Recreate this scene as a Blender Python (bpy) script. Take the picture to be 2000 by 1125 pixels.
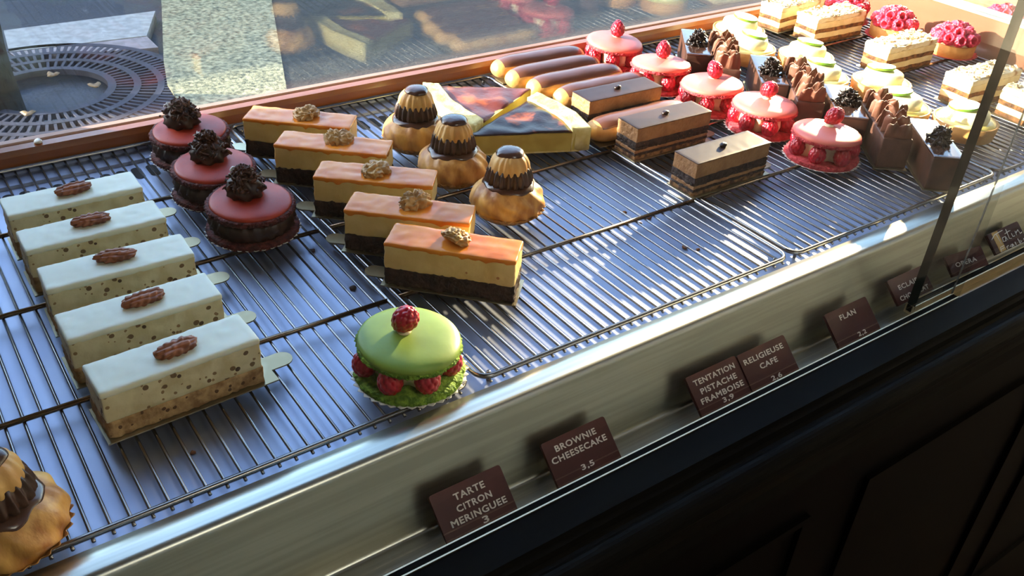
import bpy, bmesh, math, random
from mathutils import Vector, Matrix, noise
for o in list(bpy.data.objects): bpy.data.objects.remove(o)
scene = bpy.context.scene
COL = scene.collection
U = 0.45                      # metres per layout unit (the camera stands one unit above the racks)
PI = math.pi

# ------------------------------------------------------------------ camera
cam = bpy.data.objects.new('camera', bpy.data.cameras.new('camera'))
COL.objects.link(cam)
cam.data.sensor_width = 36; cam.data.lens = 36 * 1786.1 / 2000
cam.data.clip_start = 0.02; cam.data.clip_end = 200
RX = (0.81698639, -0.57374985, 0.05783039)
RY = (-0.28230168, -0.48538499, -0.82747034)
RZ = (0.50283099, 0.65970639, -0.55852348)
m = Matrix(((RX[0], -RY[0], -RZ[0], 0), (RX[1], -RY[1], -RZ[1], 0), (RX[2], -RY[2], -RZ[2], U), (0, 0, 0, 1)))
cam.matrix_world = m
scene.camera = cam

# ------------------------------------------------------------------ world, sun, lamps, exposure
scene.view_settings.view_transform = 'Standard'
scene.view_settings.look = 'None'
scene.view_settings.gamma = 1
scene.view_settings.use_curve_mapping = False
scene.view_settings.exposure = 0.0
world = bpy.data.worlds.new('world'); scene.world = world; world.use_nodes = True
wn = world.node_tree.nodes; wl = world.node_tree.links
bg = wn['Background']
sky = wn.new('ShaderNodeTexSky')
for st in ('NISHITA', 'MULTIPLE_SCATTERING', 'HOSEK_WILKIE'):
    try:
        sky.sky_type = st; break
    except Exception: pass
try:
    sky.sun_disc = False; sky.sun_elevation = math.radians(32); sky.sun_rotation = math.radians(-60)
except Exception: pass
wl.new(sky.outputs[0], bg.inputs[0]); bg.inputs[1].default_value = 1.5

def lamp(name, kind, loc, to, energy, color, **kw):
    l = bpy.data.lights.new(name, kind); l.energy = energy; l.color = color
    for k, v in kw.items(): setattr(l, k, v)
    o = bpy.data.objects.new(name, l); COL.objects.link(o); o.location = loc
    d = Vector(to) - Vector(loc); o.rotation_euler = d.to_track_quat('-Z', 'Y').to_euler()
    return o
SUN = Vector((0.87, -0.50, -0.29)).normalized()
lamp('sun', 'SUN', (-5, 4, 3), Vector((-5, 4, 3)) + SUN, 34.0, (1.0, 0.90, 0.76), angle=0.009)
# spot lamp added outside, standing in for low sun thrown back from the right
lamp('sun_glint', 'SPOT', (3.00, 1.75, 0.68), (0.70, 0.52, 0.0), 3600.0, (1.0, 0.74, 0.44), spot_size=math.radians(11), spot_blend=0.6, shadow_soft_size=0.03)
# unseen fill lamp added on the customer side to brighten the price tags
lamp('fill_lamp', 'AREA', (0.6, -1.3, 1.85), (0.6, 0.1, 0), 12.5, (1.0, 0.91, 0.78), shape='DISK', size=0.7)

# ------------------------------------------------------------------ materials
MATS = {}
def lin(c):
    return tuple(((x / 255) / 12.92 if x / 255 <= 0.04045 else ((x / 255 + 0.055) / 1.055) ** 2.4) for x in c)
def mat(name, col, rough=0.6, col2=None, cs=40, cd=3, ramp=(0.4, 0.6), metal=0, spec=0.5, bump=None, coat=0, sss=0, stretch=(1, 1, 1), extra=None, coord='Object', aniso=0):
    M = bpy.data.materials.new(name); M.use_nodes = True; nt = M.node_tree; N = nt.nodes; L = nt.links
    b = N['Principled BSDF']
    b.inputs['Roughness'].default_value = rough; b.inputs['Metallic'].default_value = metal
    b.inputs['Specular IOR Level'].default_value = spec
    b.inputs['Coat Weight'].default_value = coat; b.inputs['Coat Roughness'].default_value = 0.12
    if aniso: b.inputs['Anisotropic'].default_value = aniso
    if sss:
        b.inputs['Subsurface Weight'].default_value = sss
        b.inputs['Subsurface Radius'].default_value = (0.004, 0.002, 0.001)
        b.inputs['Subsurface Scale'].default_value = 1.0
    tc = N.new('ShaderNodeTexCoord'); mp = N.new('ShaderNodeMapping'); L.new(tc.outputs[coord], mp.inputs[0])
    mp.inputs['Scale'].default_value = stretch
    c1 = lin(col) + (1,)
    cout = None
    if col2:
        n = N.new('ShaderNodeTexNoise'); n.inputs['Scale'].default_value = cs; n.inputs['Detail'].default_value = cd
        L.new(mp.outputs[0], n.inputs['Vector'])
        r = N.new('ShaderNodeValToRGB'); r.color_ramp.elements[0].position = ramp[0]; r.color_ramp.elements[1].position = ramp[1]
        r.color_ramp.elements[0].color = c1; r.color_ramp.elements[1].color = lin(col2) + (1,)
        L.new(n.outputs['Fac'], r.inputs[0]); cout = r.outputs[0]
    else:
        b.inputs['Base Color'].default_value = c1
    if extra:        # specks: list of (color, scale, threshold)
        for (sc, ss, th) in extra:
            v = N.new('ShaderNodeTexVoronoi'); v.inputs['Scale'].default_value = ss; L.new(mp.outputs[0], v.inputs['Vector'])
            nn = N.new('ShaderNodeTexNoise'); nn.inputs['Scale'].default_value = ss * 0.45; L.new(mp.outputs[0], nn.inputs['Vector'])
            ml = N.new('ShaderNodeMath'); ml.operation = 'MULTIPLY'; L.new(nn.outputs['Fac'], ml.inputs[0]); ml.inputs[1].default_value = 2 * th
            lt = N.new('ShaderNodeMath'); lt.operation = 'LESS_THAN'; L.new(v.outputs['Distance'], lt.inputs[0]); L.new(ml.outputs[0], lt.inputs[1])
            v2 = N.new('ShaderNodeMath'); v2.operation = 'GREATER_THAN'; v2.inputs[1].default_value = 0.55
            L.new(v.outputs['Color'], v2.inputs[0])
            mm = N.new('ShaderNodeMath'); mm.operation = 'MULTIPLY'; L.new(lt.outputs[0], mm.inputs[0]); L.new(v2.outputs[0], mm.inputs[1])
            mx = N.new('ShaderNodeMix'); mx.data_type = 'RGBA'; L.new(mm.outputs[0], mx.inputs[0])
            if cout: L.new(cout, mx.inputs[6])
            else: mx.inputs[6].default_value = c1
            mx.inputs[7].default_value = lin(sc) + (1,)
            cout = mx.outputs[2]
    if cout: L.new(cout, b.inputs['Base Color'])
    if bump:
        n = N.new('ShaderNodeTexNoise'); n.inputs['Scale'].default_value = bump[0]; n.inputs['Detail'].default_value = 4
        L.new(mp.outputs[0], n.inputs['Vector'])
        bp_ = N.new('ShaderNodeBump'); bp_.inputs['Strength'].default_value = bump[1]; bp_.inputs['Distance'].default_value = bump[2]
        L.new(n.outputs['Fac'], bp_.inputs['Height']); L.new(bp_.outputs[0], b.inputs['Normal'])
    MATS[name] = M
    return M
def glass(name, tint, refl=1.0, haze=0.0):
    M = bpy.data.materials.new(name); M.use_nodes = True; N = M.node_tree.nodes; L = M.node_tree.links
    N.remove(N['Principled BSDF']); out = N['Material Output']
    t = N.new('ShaderNodeBsdfTransparent'); t.inputs[0].default_value = tint + (1,)
    g = N.new('ShaderNodeBsdfGlossy'); g.inputs['Roughness'].default_value = 0.015; g.inputs[0].default_value = (refl, refl, refl, 1)
    fr = N.new('ShaderNodeFresnel'); 
    ge = N.new('ShaderNodeNewGeometry'); mr = N.new('ShaderNodeMapRange'); mr.inputs[3].default_value = 1.52; mr.inputs[4].default_value = 1 / 1.52
    L.new(ge.outputs['Backfacing'], mr.inputs[0]); L.new(mr.outputs[0], fr.inputs[0])
    mx = N.new('ShaderNodeMixShader'); L.new(fr.outputs[0], mx.inputs[0]); L.new(t.outputs[0], mx.inputs[1]); L.new(g.outputs[0], mx.inputs[2])
    last = mx
    if haze:
        d = N.new('ShaderNodeBsdfDiffuse'); d.inputs[0].default_value = (0.5, 0.5, 0.48, 1)
        n = N.new('ShaderNodeTexNoise'); n.inputs['Scale'].default_value = 9; n.inputs['Detail'].default_value = 6
        tc = N.new('ShaderNodeTexCoord'); L.new(tc.outputs['Object'], n.inputs['Vector'])
        mu = N.new('ShaderNodeMath'); mu.operation = 'MULTIPLY'; L.new(n.outputs['Fac'], mu.inputs[0]); mu.inputs[1].default_value = haze
        m2 = N.new('ShaderNodeMixShader'); L.new(mu.outputs[0], m2.inputs[0]); L.new(mx.outputs[0], m2.inputs[1]); L.new(d.outputs[0], m2.inputs[2]); last = m2
    L.new(last.outputs[0], out.inputs[0]); MATS[name] = M; return M

mat('steel', (192, 191, 180), 0.30, (178, 177, 166), 220, 3, metal=1, bump=(260, 0.12, 0.0006), stretch=(0.03, 1, 1), aniso=0.3)
mat('tray_steel', (168, 176, 198), 0.46, (152, 160, 186), 12, 4, (0.35, 0.7), metal=0.75, bump=(60, 0.10, 0.001))
mat('wire', (140, 136, 134), 0.24, metal=1)
mat('bar', (150, 134, 118), 0.26, (130, 106, 84), 30, metal=1)
mat('alu', (236, 218, 184), 0.45, metal=1)
mat('black', (10, 9, 8), 0.6, spec=0.05)
mat('dark_wood', (9, 6, 4), 0.5, (5, 3, 3), 18, 4, stretch=(0.15, 1, 1), spec=0.06)
mat('moulding', (22, 21, 18), 0.5, (14, 13, 12), 18, 4, stretch=(0.15, 1, 1), spec=0.03)
mat('slot', (6, 6, 6), 0.8)
mat('sill_wood', (206, 126, 60), 0.28, (136, 74, 34), 16, 6, (0.35, 0.65), stretch=(0.08, 1, 1), bump=(60, 0.4, 0.002), coat=0.3)
mat('sill_paint', (186, 152, 138), 0.6, (140, 100, 84), 30, 6, (0.5, 0.75), stretch=(0.2, 1, 1), bump=(40, 0.4, 0.002))
mat('gap', (30, 30, 22), 0.9)
mat('right_wood', (146, 96, 70), 0.35, (120, 72, 50), 14, 6, (0.3, 0.7), stretch=(1, 0.1, 1), coat=0.2)
mat('wall', (176, 164, 142), 0.8)
mat('ceiling', (150, 140, 124), 0.8)
mat('shop_floor', (112, 94, 76), 0.6, (90, 74, 58), 6)
mat('board', (178, 168, 138), 0.28, (150, 136, 104), 20, metal=0.8)
mat('cup_white', (226, 220, 212), 0.6)
mat('cup_gold', (176, 128, 62), 0.45, (140, 92, 40), 60)
# pastry
mat('pecan_base', (196, 160, 112), 0.8, (140, 104, 66), 140, 5, (0.35, 0.65), bump=(260, 0.9, 0.002), extra=[((96, 66, 40), 170, 0.22)])
mat('pecan_fill', (222, 208, 168), 0.6, (204, 186, 142), 60, 4, bump=(150, 0.5, 0.0012), extra=[((150, 120, 82), 190, 0.24), ((118, 92, 62), 110, 0.24), ((84, 62, 42), 80, 0.18)], sss=0.15)
mat('pecan_top', (232, 232, 212), 0.38, (226, 224, 200), 30, bump=(40, 0.1, 0.001), sss=0.15)
mat('pecan_nut', (172, 102, 64), 0.45, (112, 60, 36), 90, 5, (0.35, 0.65), bump=(220, 0.7, 0.001), stretch=(0.3, 1, 1))
mat('walnut', (214, 172, 112), 0.5, (160, 112, 62), 90, 4, (0.35, 0.7), bump=(200, 0.6, 0.001))
mat('brownie', (62, 38, 28), 0.75, (34, 20, 15), 110, 5, (0.4, 0.62), bump=(220, 1.0, 0.003))
mat('caramel_fill', (226, 194, 128), 0.55, (214, 178, 108), 50, 4, bump=(120, 0.5, 0.0015), extra=[((176, 120, 64), 70, 0.10)], sss=0.15)
mat('caramel_top', (228, 142, 52), 0.18, (208, 112, 34), 22, 4, spec=0.3, bump=(26, 0.10, 0.002), sss=0.1)
mat('red_shell', (186, 62, 36), 0.48, (162, 44, 26), 26, 4, bump=(300, 0.12, 0.0006), extra=[((110, 26, 22), 260, 0.10)])
mat('red_foot', (104, 40, 36), 0.8, (66, 22, 22), 200, bump=(420, 1, 0.002))
mat('choc_cream', (66, 38, 28), 0.4, (44, 24, 18), 60, bump=(120, 0.3, 0.001))
mat('choc_flake', (98, 62, 48), 0.5, (60, 36, 27), 160, spec=0.25)
mat('black_flake', (40, 28, 23), 0.32, (22, 16, 13), 160, spec=0.4)
mat('pink_shell', (232, 126, 112), 0.42, (222, 110, 100), 26, 4, bump=(300, 0.12, 0.0006), sss=0.1)
mat('pink_foot', (214, 80, 84), 0.8, (182, 52, 62), 200, bump=(420, 1, 0.002))
mat('green_shell', (134, 164, 60), 0.46, (120, 148, 48), 22, 4, bump=(300, 0.12, 0.0006), extra=[((110, 112, 50), 230, 0.06)], sss=0.1)
mat('green_foot', (134, 168, 48), 0.8, (86, 124, 26), 200, bump=(420, 1, 0.002))
mat('berry', (196, 26, 50), 0.32, (150, 12, 30), 120, 3, (0.35, 0.7), sss=0.25, coat=0.25)
mat('berry_pale', (216, 70, 98), 0.45, (190, 36, 66), 110, 3, (0.35, 0.7), sss=0.25, bump=(500, 0.3, 0.001))
mat('cream', (240, 226, 190), 0.5, sss=0.15)
mat('choux', (232, 176, 92), 0.45, (152, 88, 34), 60, 5, (0.38, 0.66), bump=(90, 0.6, 0.002), stretch=(1, 1, 0.35))
mat('choux_pale', (226, 180, 108), 0.5, (186, 128, 62), 60, 5, (0.35, 0.68), bump=(90, 0.5, 0.002), stretch=(1, 1, 0.4))
mat('coffee_glaze', (82, 52, 40), 0.22, (66, 40, 30), 30, coat=0.35)
mat('coffee_cream', (72, 42, 30), 0.45, (50, 28, 20), 60)
mat('eclair_glaze', (110, 68, 52), 0.30, (96, 58, 44), 14, 3, stretch=(0.15, 1, 1), coat=0.2)
mat('flan_custard', (210, 186, 88), 0.4, (188, 160, 66), 30, 4, sss=0.15, bump=(60, 0.3, 0.001))
mat('flan_rim', (238, 222, 158), 0.7, (220, 196, 120), 80, 4, bump=(160, 0.7, 0.002))
mat('flan_skin', (44, 22, 18), 0.32, (176, 84, 30), 26, 4, (0.60, 0.70), spec=0.22, bump=(60, 0.5, 0.002))
mat('flan_skin_red', (118, 50, 30), 0.3, (210, 108, 44), 30, 4, (0.52, 0.70), spec=0.25, bump=(60, 0.6, 0.002))
mat('opera_glaze', (62, 42, 40), 0.36, (52, 34, 32), 30, spec=0.12, bump=(300, 0.06, 0.0005), stretch=(0.1, 1, 1))
mat('opera_coffee', (168, 124, 82), 0.6, (140, 98, 62), 90, 5, (0.4, 0.7), bump=(220, 1.0, 0.0022))
mat('opera_sponge', (150, 112, 74), 0.8, (70, 44, 32), 160, 4, (0.4, 0.62), bump=(240, 1, 0.002))
mat('opera_ganache', (58, 38, 31), 0.6, (36, 23, 20), 130, 5, (0.42, 0.6), bump=(260, 1.0, 0.003), extra=[((120, 88, 60), 300, 0.18)])
mat('bean', (46, 28, 22), 0.3)
mat('truffle', (104, 68, 54), 0.55, (84, 54, 42), 60, 4, bump=(90, 0.5, 0.002))
mat('choc_sheet', (140, 94, 74), 0.5, (108, 70, 54), 50, 5, (0.3, 0.7), bump=(90, 0.7, 0.002))
mat('choc_block', (82, 50, 38), 0.42, (62, 38, 28), 40, 4, bump=(80, 0.4, 0.001))
mat('choc_mirror', (70, 46, 38), 0.12, coat=0.8)
mat('crust', (220, 164, 92), 0.65, (188, 124, 62), 60, 5, (0.35, 0.7), bump=(180, 0.6, 0.0015))
mat('lemon', (244, 226, 150), 0.25, (238, 214, 120), 20, sss=0.2, coat=0.3)
mat('lemon_mousse', (246, 238, 196), 0.3, sss=0.2, coat=0.3)
mat('lime_rind', (128, 172, 48), 0.4, (100, 148, 36), 60)
mat('lime_flesh', (226, 232, 160), 0.3, (206, 218, 128), 60, sss=0.2, coat=0.4)
mat('lime_pith', (240, 244, 212), 0.5)
mat('mille_cream', (236, 216, 172), 0.6, (222, 196, 146), 60, bump=(120, 0.5, 0.001))
mat('mille_leaf', (150, 98, 52), 0.8, (88, 54, 30), 130, 4, (0.4, 0.62), bump=(240, 1, 0.003))
mat('mille_top', (232, 216, 184), 0.7, (170, 118, 66), 46, 5, (0.52, 0.66), bump=(160, 0.8, 0.002))
mat('almond', (236, 218, 178), 0.5, (200, 156, 98), 70, 4, (0.45, 0.7))
mat('sugar_snow', (236, 230, 226), 0.7)
mat('silver', (220, 220, 214), 0.2, metal=1)
# price tags
mat('tag', (78, 38, 34), 0.35, (62, 32, 30), 20, spec=0.2, extra=[((110, 84, 76), 420, 0.05)])
mat('tag_text', (250, 244, 236), 0.6)
mat('tag_edge', (110, 92, 80), 0.6)
mat('tape', (200, 160, 88), 0.3)
# street
mat('asphalt', (44, 50, 62), 0.55, (38, 42, 50), 60, 6, bump=(90, 0.5, 0.004))
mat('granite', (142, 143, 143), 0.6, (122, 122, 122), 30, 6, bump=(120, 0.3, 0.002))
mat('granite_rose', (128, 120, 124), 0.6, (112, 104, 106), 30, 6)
mat('sunlit_paving', (158, 152, 120), 0.45, (66, 66, 48), 55, 6, (0.35, 0.68), bump=(90, 0.8, 0.006))  # pale tone has the sunlight on this paving mixed into it
mat('dark_paving', (40, 41, 36), 0.6, (24, 25, 22), 30, 6, bump=(70, 0.8, 0.006))
mat('iron', (52, 52, 66), 0.6, (36, 35, 44), 20, 5, (0.35, 0.7), metal=0.2)
mat('iron_rust', (120, 70, 68), 0.6, (84, 56, 60), 20, 5)
mat('soil', (20, 20, 20), 0.9, (38, 36, 36), 24, 6, bump=(60, 1, 0.01))
mat('bark', (34, 28, 24), 0.9, (20, 17, 15), 18, 6, bump=(50, 1, 0.01), stretch=(1, 1, 0.2))
mat('leaf', (112, 92, 64), 0.6, (120, 96, 70), 40)
mat('sun_block_wall', (120, 112, 100), 0.8, (100, 94, 84), 3, 4)  # for the unseen wall that shades the street
mat('crumb', (150, 96, 56), 0.8, (110, 64, 36), 200)
mat('crumb_dark', (60, 36, 26), 0.7)
mat('white_bit', (240, 236, 226), 0.6)
glass('window_glass', (0.93, 0.95, 0.94), 1.0, 0.02)
glass('pane_glass', (0.97, 0.985, 0.975), 0.6)
glass('pane_edge_glass', (0.45, 0.46, 0.44), 0.8, 0.5)
mat('glass_edge', (10, 16, 12), 0.5, spec=0.08)

# ------------------------------------------------------------------ object helpers
def link(name, bm, m, parent=None, smooth=True, kind=None, loc=None):
    me = bpy.data.meshes.new(name); bmesh.ops.recalc_face_normals(bm, faces=bm.faces[:]) if bm.faces else None
    bm.to_mesh(me); bm.free()
    ms = m if isinstance(m, (list, tuple)) else [m]
    for x in ms: me.materials.append(MATS[x])
    if smooth:
        for p in me.polygons: p.use_smooth = True
    o = bpy.data.objects.new(name, me); COL.objects.link(o)
    if parent: o.parent = parent
    if loc: o.location = loc
    if kind: o['kind'] = kind
    return o
def tag(o, label, cat, group=None):
    o['label'] = label; o['category'] = cat
    if group: o['group'] = group
    return o
def thing(name, label, cat, loc=(0, 0, 0), rz=0, group=None):
    o = bpy.data.objects.new(name, None); COL.objects.link(o); o.empty_display_size = 0.02
    o.location = loc; o.rotation_euler = (0, 0, rz)
    return tag(o, label, cat, group)
def dup(root, loc=None, rot=None, label=None):
    def rec(o, p):
        c = o.copy(); COL.objects.link(c); c.parent = p
        for ch in kids.get(o.name, []): rec(ch, c)
        return c
    kids = {}
    for o in COL.objects:
        if o.parent: kids.setdefault(o.parent.name, []).append(o)
    r = rec(root, root.parent)
    if loc is not None: r.location = loc
    if rot is not None: r.rotation_euler = rot if hasattr(rot, '__len__') else (0, 0, rot)
    if label: r['label'] = label
    return r
def add_box(bm, x0, x1, y0, y1, z0, z1):
    v = [bm.verts.new((x, y, z)) for x in (x0, x1) for y in (y0, y1) for z in (z0, z1)]
    for f in ((0, 1, 3, 2), (4, 6, 7, 5), (0, 4, 5, 1), (2, 3, 7, 6), (0, 2, 6, 4), (1, 5, 7, 3)): bm.faces.new([v[i] for i in f])
    return v
def boxmesh(*a):
    bm = bmesh.new(); add_box(bm, *a); return bm
def add_tube(bm, pts, r, n=8, closed=False, caps=True):
    pts = [Vector(p) for p in pts]; rings = []
    K = len(pts); up = Vector((0, 0, 1))
    for i, p in enumerate(pts):
        if closed: t = pts[(i + 1) % K] - pts[i - 1]
        else: t = pts[min(i + 1, K - 1)] - pts[max(i - 1, 0)]
        t.normalize(); a = t.cross(up)
        if a.length < 1e-3: a = t.cross(Vector((1, 0, 0)))
        a.normalize(); b = t.cross(a).normalized()
        rr = r[i] if hasattr(r, '__len__') else r
        rings.append([bm.verts.new(p + a * (math.cos(2 * PI * k / n) * rr) + b * (math.sin(2 * PI * k / n) * rr)) for k in range(n)])
    for i in range(K if closed else K - 1):
        A = rings[i]; B = rings[(i + 1) % K]
        for k in range(n): bm.faces.new((A[k], A[(k + 1) % n], B[(k + 1) % n], B[k]))
    if not closed and caps:
        bm.faces.new(rings[0][::-1]); bm.faces.new(rings[-1])
def extrude_profile(prof, x0, x1, nx=1):
    """prof: list of (y,z) open polyline swept along x"""
    bm = bmesh.new(); rows = []
    for i in range(nx + 1):
        x = x0 + (x1 - x0) * i / nx
        rows.append([bm.verts.new((x, y, z)) for y, z in prof])
    for i in range(nx):
        for j in range(len(prof) - 1): bm.faces.new((rows[i][j], rows[i + 1][j], rows[i + 1][j + 1], rows[i][j + 1]))
    return bm
def solid_profile(prof, x0, x1):
    bm = bmesh.new()
    a = [bm.verts.new((x0, y, z)) for y, z in prof]; b = [bm.verts.new((x1, y, z)) for y, z in prof]; n = len(prof)
    for j in range(n): bm.faces.new((a[j], a[(j + 1) % n], b[(j + 1) % n], b[j]))
    bm.faces.new(a[::-1]); bm.faces.new(b); return bm
def nz(p, s, seed=0):
    return noise.noise(Vector((p[0] * s + seed * 7.3, p[1] * s - seed * 3.1, p[2] * s + seed * 1.7)))
def rbox(L, W, z0, z1, r=0.002, step=0.004, amp=0.0, ns=200, seed=0, side_only=False, warp=0.0, zoff=None):
    """rounded box with roughened skin, centred in x,y. warp bends the upper/lower face height softly"""
    h = (z1 - z0) / 2; zc = (z0 + z1) / 2; H = (L / 2, W / 2, h); bm = bmesh.new(); cache = {}
    r = min(r, h * 0.98)
    ax = []
    for a in H:
        n = max(1, int((2 * a - 2 * r) / step)); c = [-a, -a + 0.3 * r, -a + r]
        c += [-a + r + (2 * a - 2 * r) * i / n for i in range(1, n)] + [a - r, a - 0.3 * r, a]; ax.append(c)
    def V(i, j, k):
        key = (i, j, k)
        if key in cache: return cache[key]
        p = Vector((ax[0][i], ax[1][j], ax[2][k])); q = Vector([max(-(H[t] - r), min(H[t] - r, p[t])) for t in range(3)])
        d = p - q
        if d.length > 1e-9: p = q + d.normalized() * r
        w = Vector((p.x, p.y, p.z + zc))
        if amp:
            a = amp if not side_only else amp * (1 - abs(p.z / h) ** 6)
            e = (nz(w, ns, seed) + 0.5 * nz(w, ns * 2.3, seed + 1)) * a
            dn = Vector((d.x, d.y, 0 if side_only else d.z))
            if dn.length > 1e-9: w += dn.normalized() * e
        if warp: w.z += warp * nz((w.x, w.y, 0), 40, seed + 5)
        if zoff: w.z += zoff(w.x, w.y, p.z / h)
        cache[key] = bm.verts.new(w); return cache[key]
    nx, ny, nzz = len(ax[0]) - 1, len(ax[1]) - 1, len(ax[2]) - 1
    for i in range(nx):
        for j in range(ny):
            for k in (0, nzz): bm.faces.new([V(i, j, k), V(i + 1, j, k), V(i + 1, j + 1, k), V(i, j + 1, k)])
    for i in range(nx):
        for k in range(nzz):
            for j in (0, ny): bm.faces.new([V(i, j, k), V(i + 1, j, k), V(i + 1, j, k + 1), V(i, j, k + 1)])
    for j in range(ny):
        for k in range(nzz):
            for i in (0, nx): bm.faces.new([V(i, j, k), V(i, j + 1, k), V(i, j + 1, k + 1), V(i, j, k + 1)])
    return bm
def lathe(prof, n=48, fn=None):
    """prof (r,z) from axis to axis (or open); fn(point, angle, index)->point"""
    bm = bmesh.new(); rings = []
    for idx, (r, z) in enumerate(prof):
        if r < 1e-6:
            p = Vector((0, 0, z)); p = fn(p, 0, idx) if fn else p
            rings.append([bm.verts.new(p)])
        else:
            ring = []
            for k in range(n):
                a = 2 * PI * k / n; p = Vector((r * math.cos(a), r * math.sin(a), z))
                if fn: p = fn(p, a, idx)
                ring.append(bm.verts.new(p))
            rings.append(ring)
    for A, B in zip(rings, rings[1:]):
        if len(A) == 1 and len(B) == 1: continue
        for k in range(n):
            k2 = (k + 1) % n
            if len(A) == 1: bm.faces.new((A[0], B[k2], B[k]))
            elif len(B) == 1: bm.faces.new((A[k], A[k2], B[0]))
            else: bm.faces.new((A[k], A[k2], B[k2], B[k]))
    return bm
def xform(bm, loc=(0, 0, 0), rot=(0, 0, 0), sc=(1, 1, 1)):
    from mathutils import Euler
    M = Matrix.Translation(loc) @ Euler(rot).to_matrix().to_4x4() @ Matrix.Diagonal((sc[0], sc[1], sc[2], 1))
    bmesh.ops.transform(bm, matrix=M, verts=bm.verts[:]); return bm
def join_into(dst, src):
    me = bpy.data.meshes.new('t'); src.to_mesh(me); src.free(); dst.from_mesh(me); bpy.data.meshes.remove(me)

# ------------------------------------------------------------------ the room and the street
def struct(name, bm, m, smooth=False): return link(name, bm, m, None, smooth, 'structure')
GY = 2.215 * U                      # window pane
FL = -0.90; CE = 1.95; X0, X1 = -2.2, 4.4; YB = -2.4
struct('floor', boxmesh(X0, X1, YB, GY + 0.06, FL - 0.05, FL), 'shop_floor')
struct('ceiling', boxmesh(X0, X1, YB, GY + 0.25, CE, CE + 0.1), 'ceiling')
struct('wall_back', boxmesh(X0, X1, YB - 0.1, YB, FL, CE), 'wall')
struct('wall_left', boxmesh(X0 - 0.1, X0, YB - 0.1, GY + 0.12, FL, CE), 'wall')
struct('wall_right', boxmesh(X1, X1 + 0.1, YB - 0.1, GY + 0.12, FL, CE), 'wall')
WL = -0.105 * U                     # left jamb of the shop window
struct('wall_front', boxmesh(X0, WL, GY - 0.02, GY + 0.12, FL, CE), 'wall')
bm = bmesh.new(); add_box(bm, WL, X1, GY - 0.012, GY + 0.006, FL, -0.012)
struct('wall_window', bm, 'wall')
# sill: inner orange board, painted outer strip, dark putty gap
ZT = 0.046 * U
prof = [(2.163 * U, -0.05), (2.163 * U, 0.020 * U), (2.168 * U, 0.034 * U), (2.190 * U, 0.036 * U), (2.192 * U, 0.030 * U), (2.192 * U, -0.05)]
sill = struct('trim_1', solid_profile(prof, WL, X1 - 0.1), 'sill_wood')
struct('trim_2', boxmesh(WL, X1 - 0.1, 2.192 * U, 2.197 * U, -0.04, 0.022 * U), 'gap')
prof = [(2.197 * U, -0.03), (2.197 * U, 0.036 * U), (2.199 * U, 0.039 * U), (2.2125 * U, 0.041 * U), (2.2125 * U, -0.03)]
struct('trim_3', solid_profile(prof, WL, X1 - 0.1), 'sill_paint')
w = bpy.data.objects.new('window_1', None); COL.objects.link(w); w['kind'] = 'structure'
link('window_pane', boxmesh(WL, X1 - 0.05, GY - 0.0005, GY + 0.004, -0.01, 1.82), 'window_glass', w, False)
link('window_head', boxmesh(WL, X1, GY - 0.02, GY + 0.06, 1.82, CE), 'dark_wood', w, False)

# street, 80 cm below
SZ = -0.80
CGX, CGY = 0.46, 3.235
def poly(pts, z0, z1, name, m, kind='structure'):
    bm = bmesh.new()
    a = [bm.verts.new((x, y, z0)) for x, y in pts]; b = [bm.verts.new((x, y, z1)) for x, y in pts]; n = len(pts)
    for j in range(n): bm.faces.new((a[j], a[(j + 1) % n], b[(j + 1) % n], b[j]))
    bm.faces.new(a[::-1]); bm.faces.new(b)
    return link(name, bm, m, None, False, kind)
poly([(-14, 1.05), (14, 1.05), (14, 14), (-14, 14)], SZ - 0.3, SZ - 0.045, 'ground', 'asphalt')
poly([(-14, 1.06), (14, 1.06), (14, 2.15), (-14, 2.15)], SZ - 0.2, SZ - 0.012, 'ground_pavement', 'dark_paving')
# kerb stones beyond the grate
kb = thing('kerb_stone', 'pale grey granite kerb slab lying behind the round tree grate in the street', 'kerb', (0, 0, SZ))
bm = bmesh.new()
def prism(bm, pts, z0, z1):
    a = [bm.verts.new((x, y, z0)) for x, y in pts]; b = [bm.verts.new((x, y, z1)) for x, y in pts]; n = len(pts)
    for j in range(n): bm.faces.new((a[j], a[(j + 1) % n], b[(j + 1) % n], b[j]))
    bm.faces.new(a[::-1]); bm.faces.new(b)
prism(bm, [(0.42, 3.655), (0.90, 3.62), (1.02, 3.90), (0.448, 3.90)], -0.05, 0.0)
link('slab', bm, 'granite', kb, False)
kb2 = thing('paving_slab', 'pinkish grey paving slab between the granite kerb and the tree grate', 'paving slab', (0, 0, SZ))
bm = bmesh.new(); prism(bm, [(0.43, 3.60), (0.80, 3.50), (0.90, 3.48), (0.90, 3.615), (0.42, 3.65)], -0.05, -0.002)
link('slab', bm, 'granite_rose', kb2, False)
# coarse paving right of the grate, painted pale where sunlight falls on it
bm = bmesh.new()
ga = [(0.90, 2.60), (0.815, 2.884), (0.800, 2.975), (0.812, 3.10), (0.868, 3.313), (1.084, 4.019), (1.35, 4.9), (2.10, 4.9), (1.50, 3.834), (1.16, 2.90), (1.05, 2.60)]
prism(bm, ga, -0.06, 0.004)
o = link('sunlit_slab', bm, 'sunlit_paving', None, False); o.location = (0, 0, SZ)
tag(o, 'large speckled slab outside the window, right of the tree grate, coloured pale as if sunlit', 'paving slab')
bm = bmesh.new(); prism(bm, [(1.05, 2.60), (1.16, 2.90), (1.50, 3.834), (2.10, 4.9), (8, 4.9), (8, 2.2), (0.92, 2.2)], -0.06, -0.002)
link('ground_cobbles', bm, 'dark_paving', None, False, 'structure').location = (0, 0, SZ)
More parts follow.
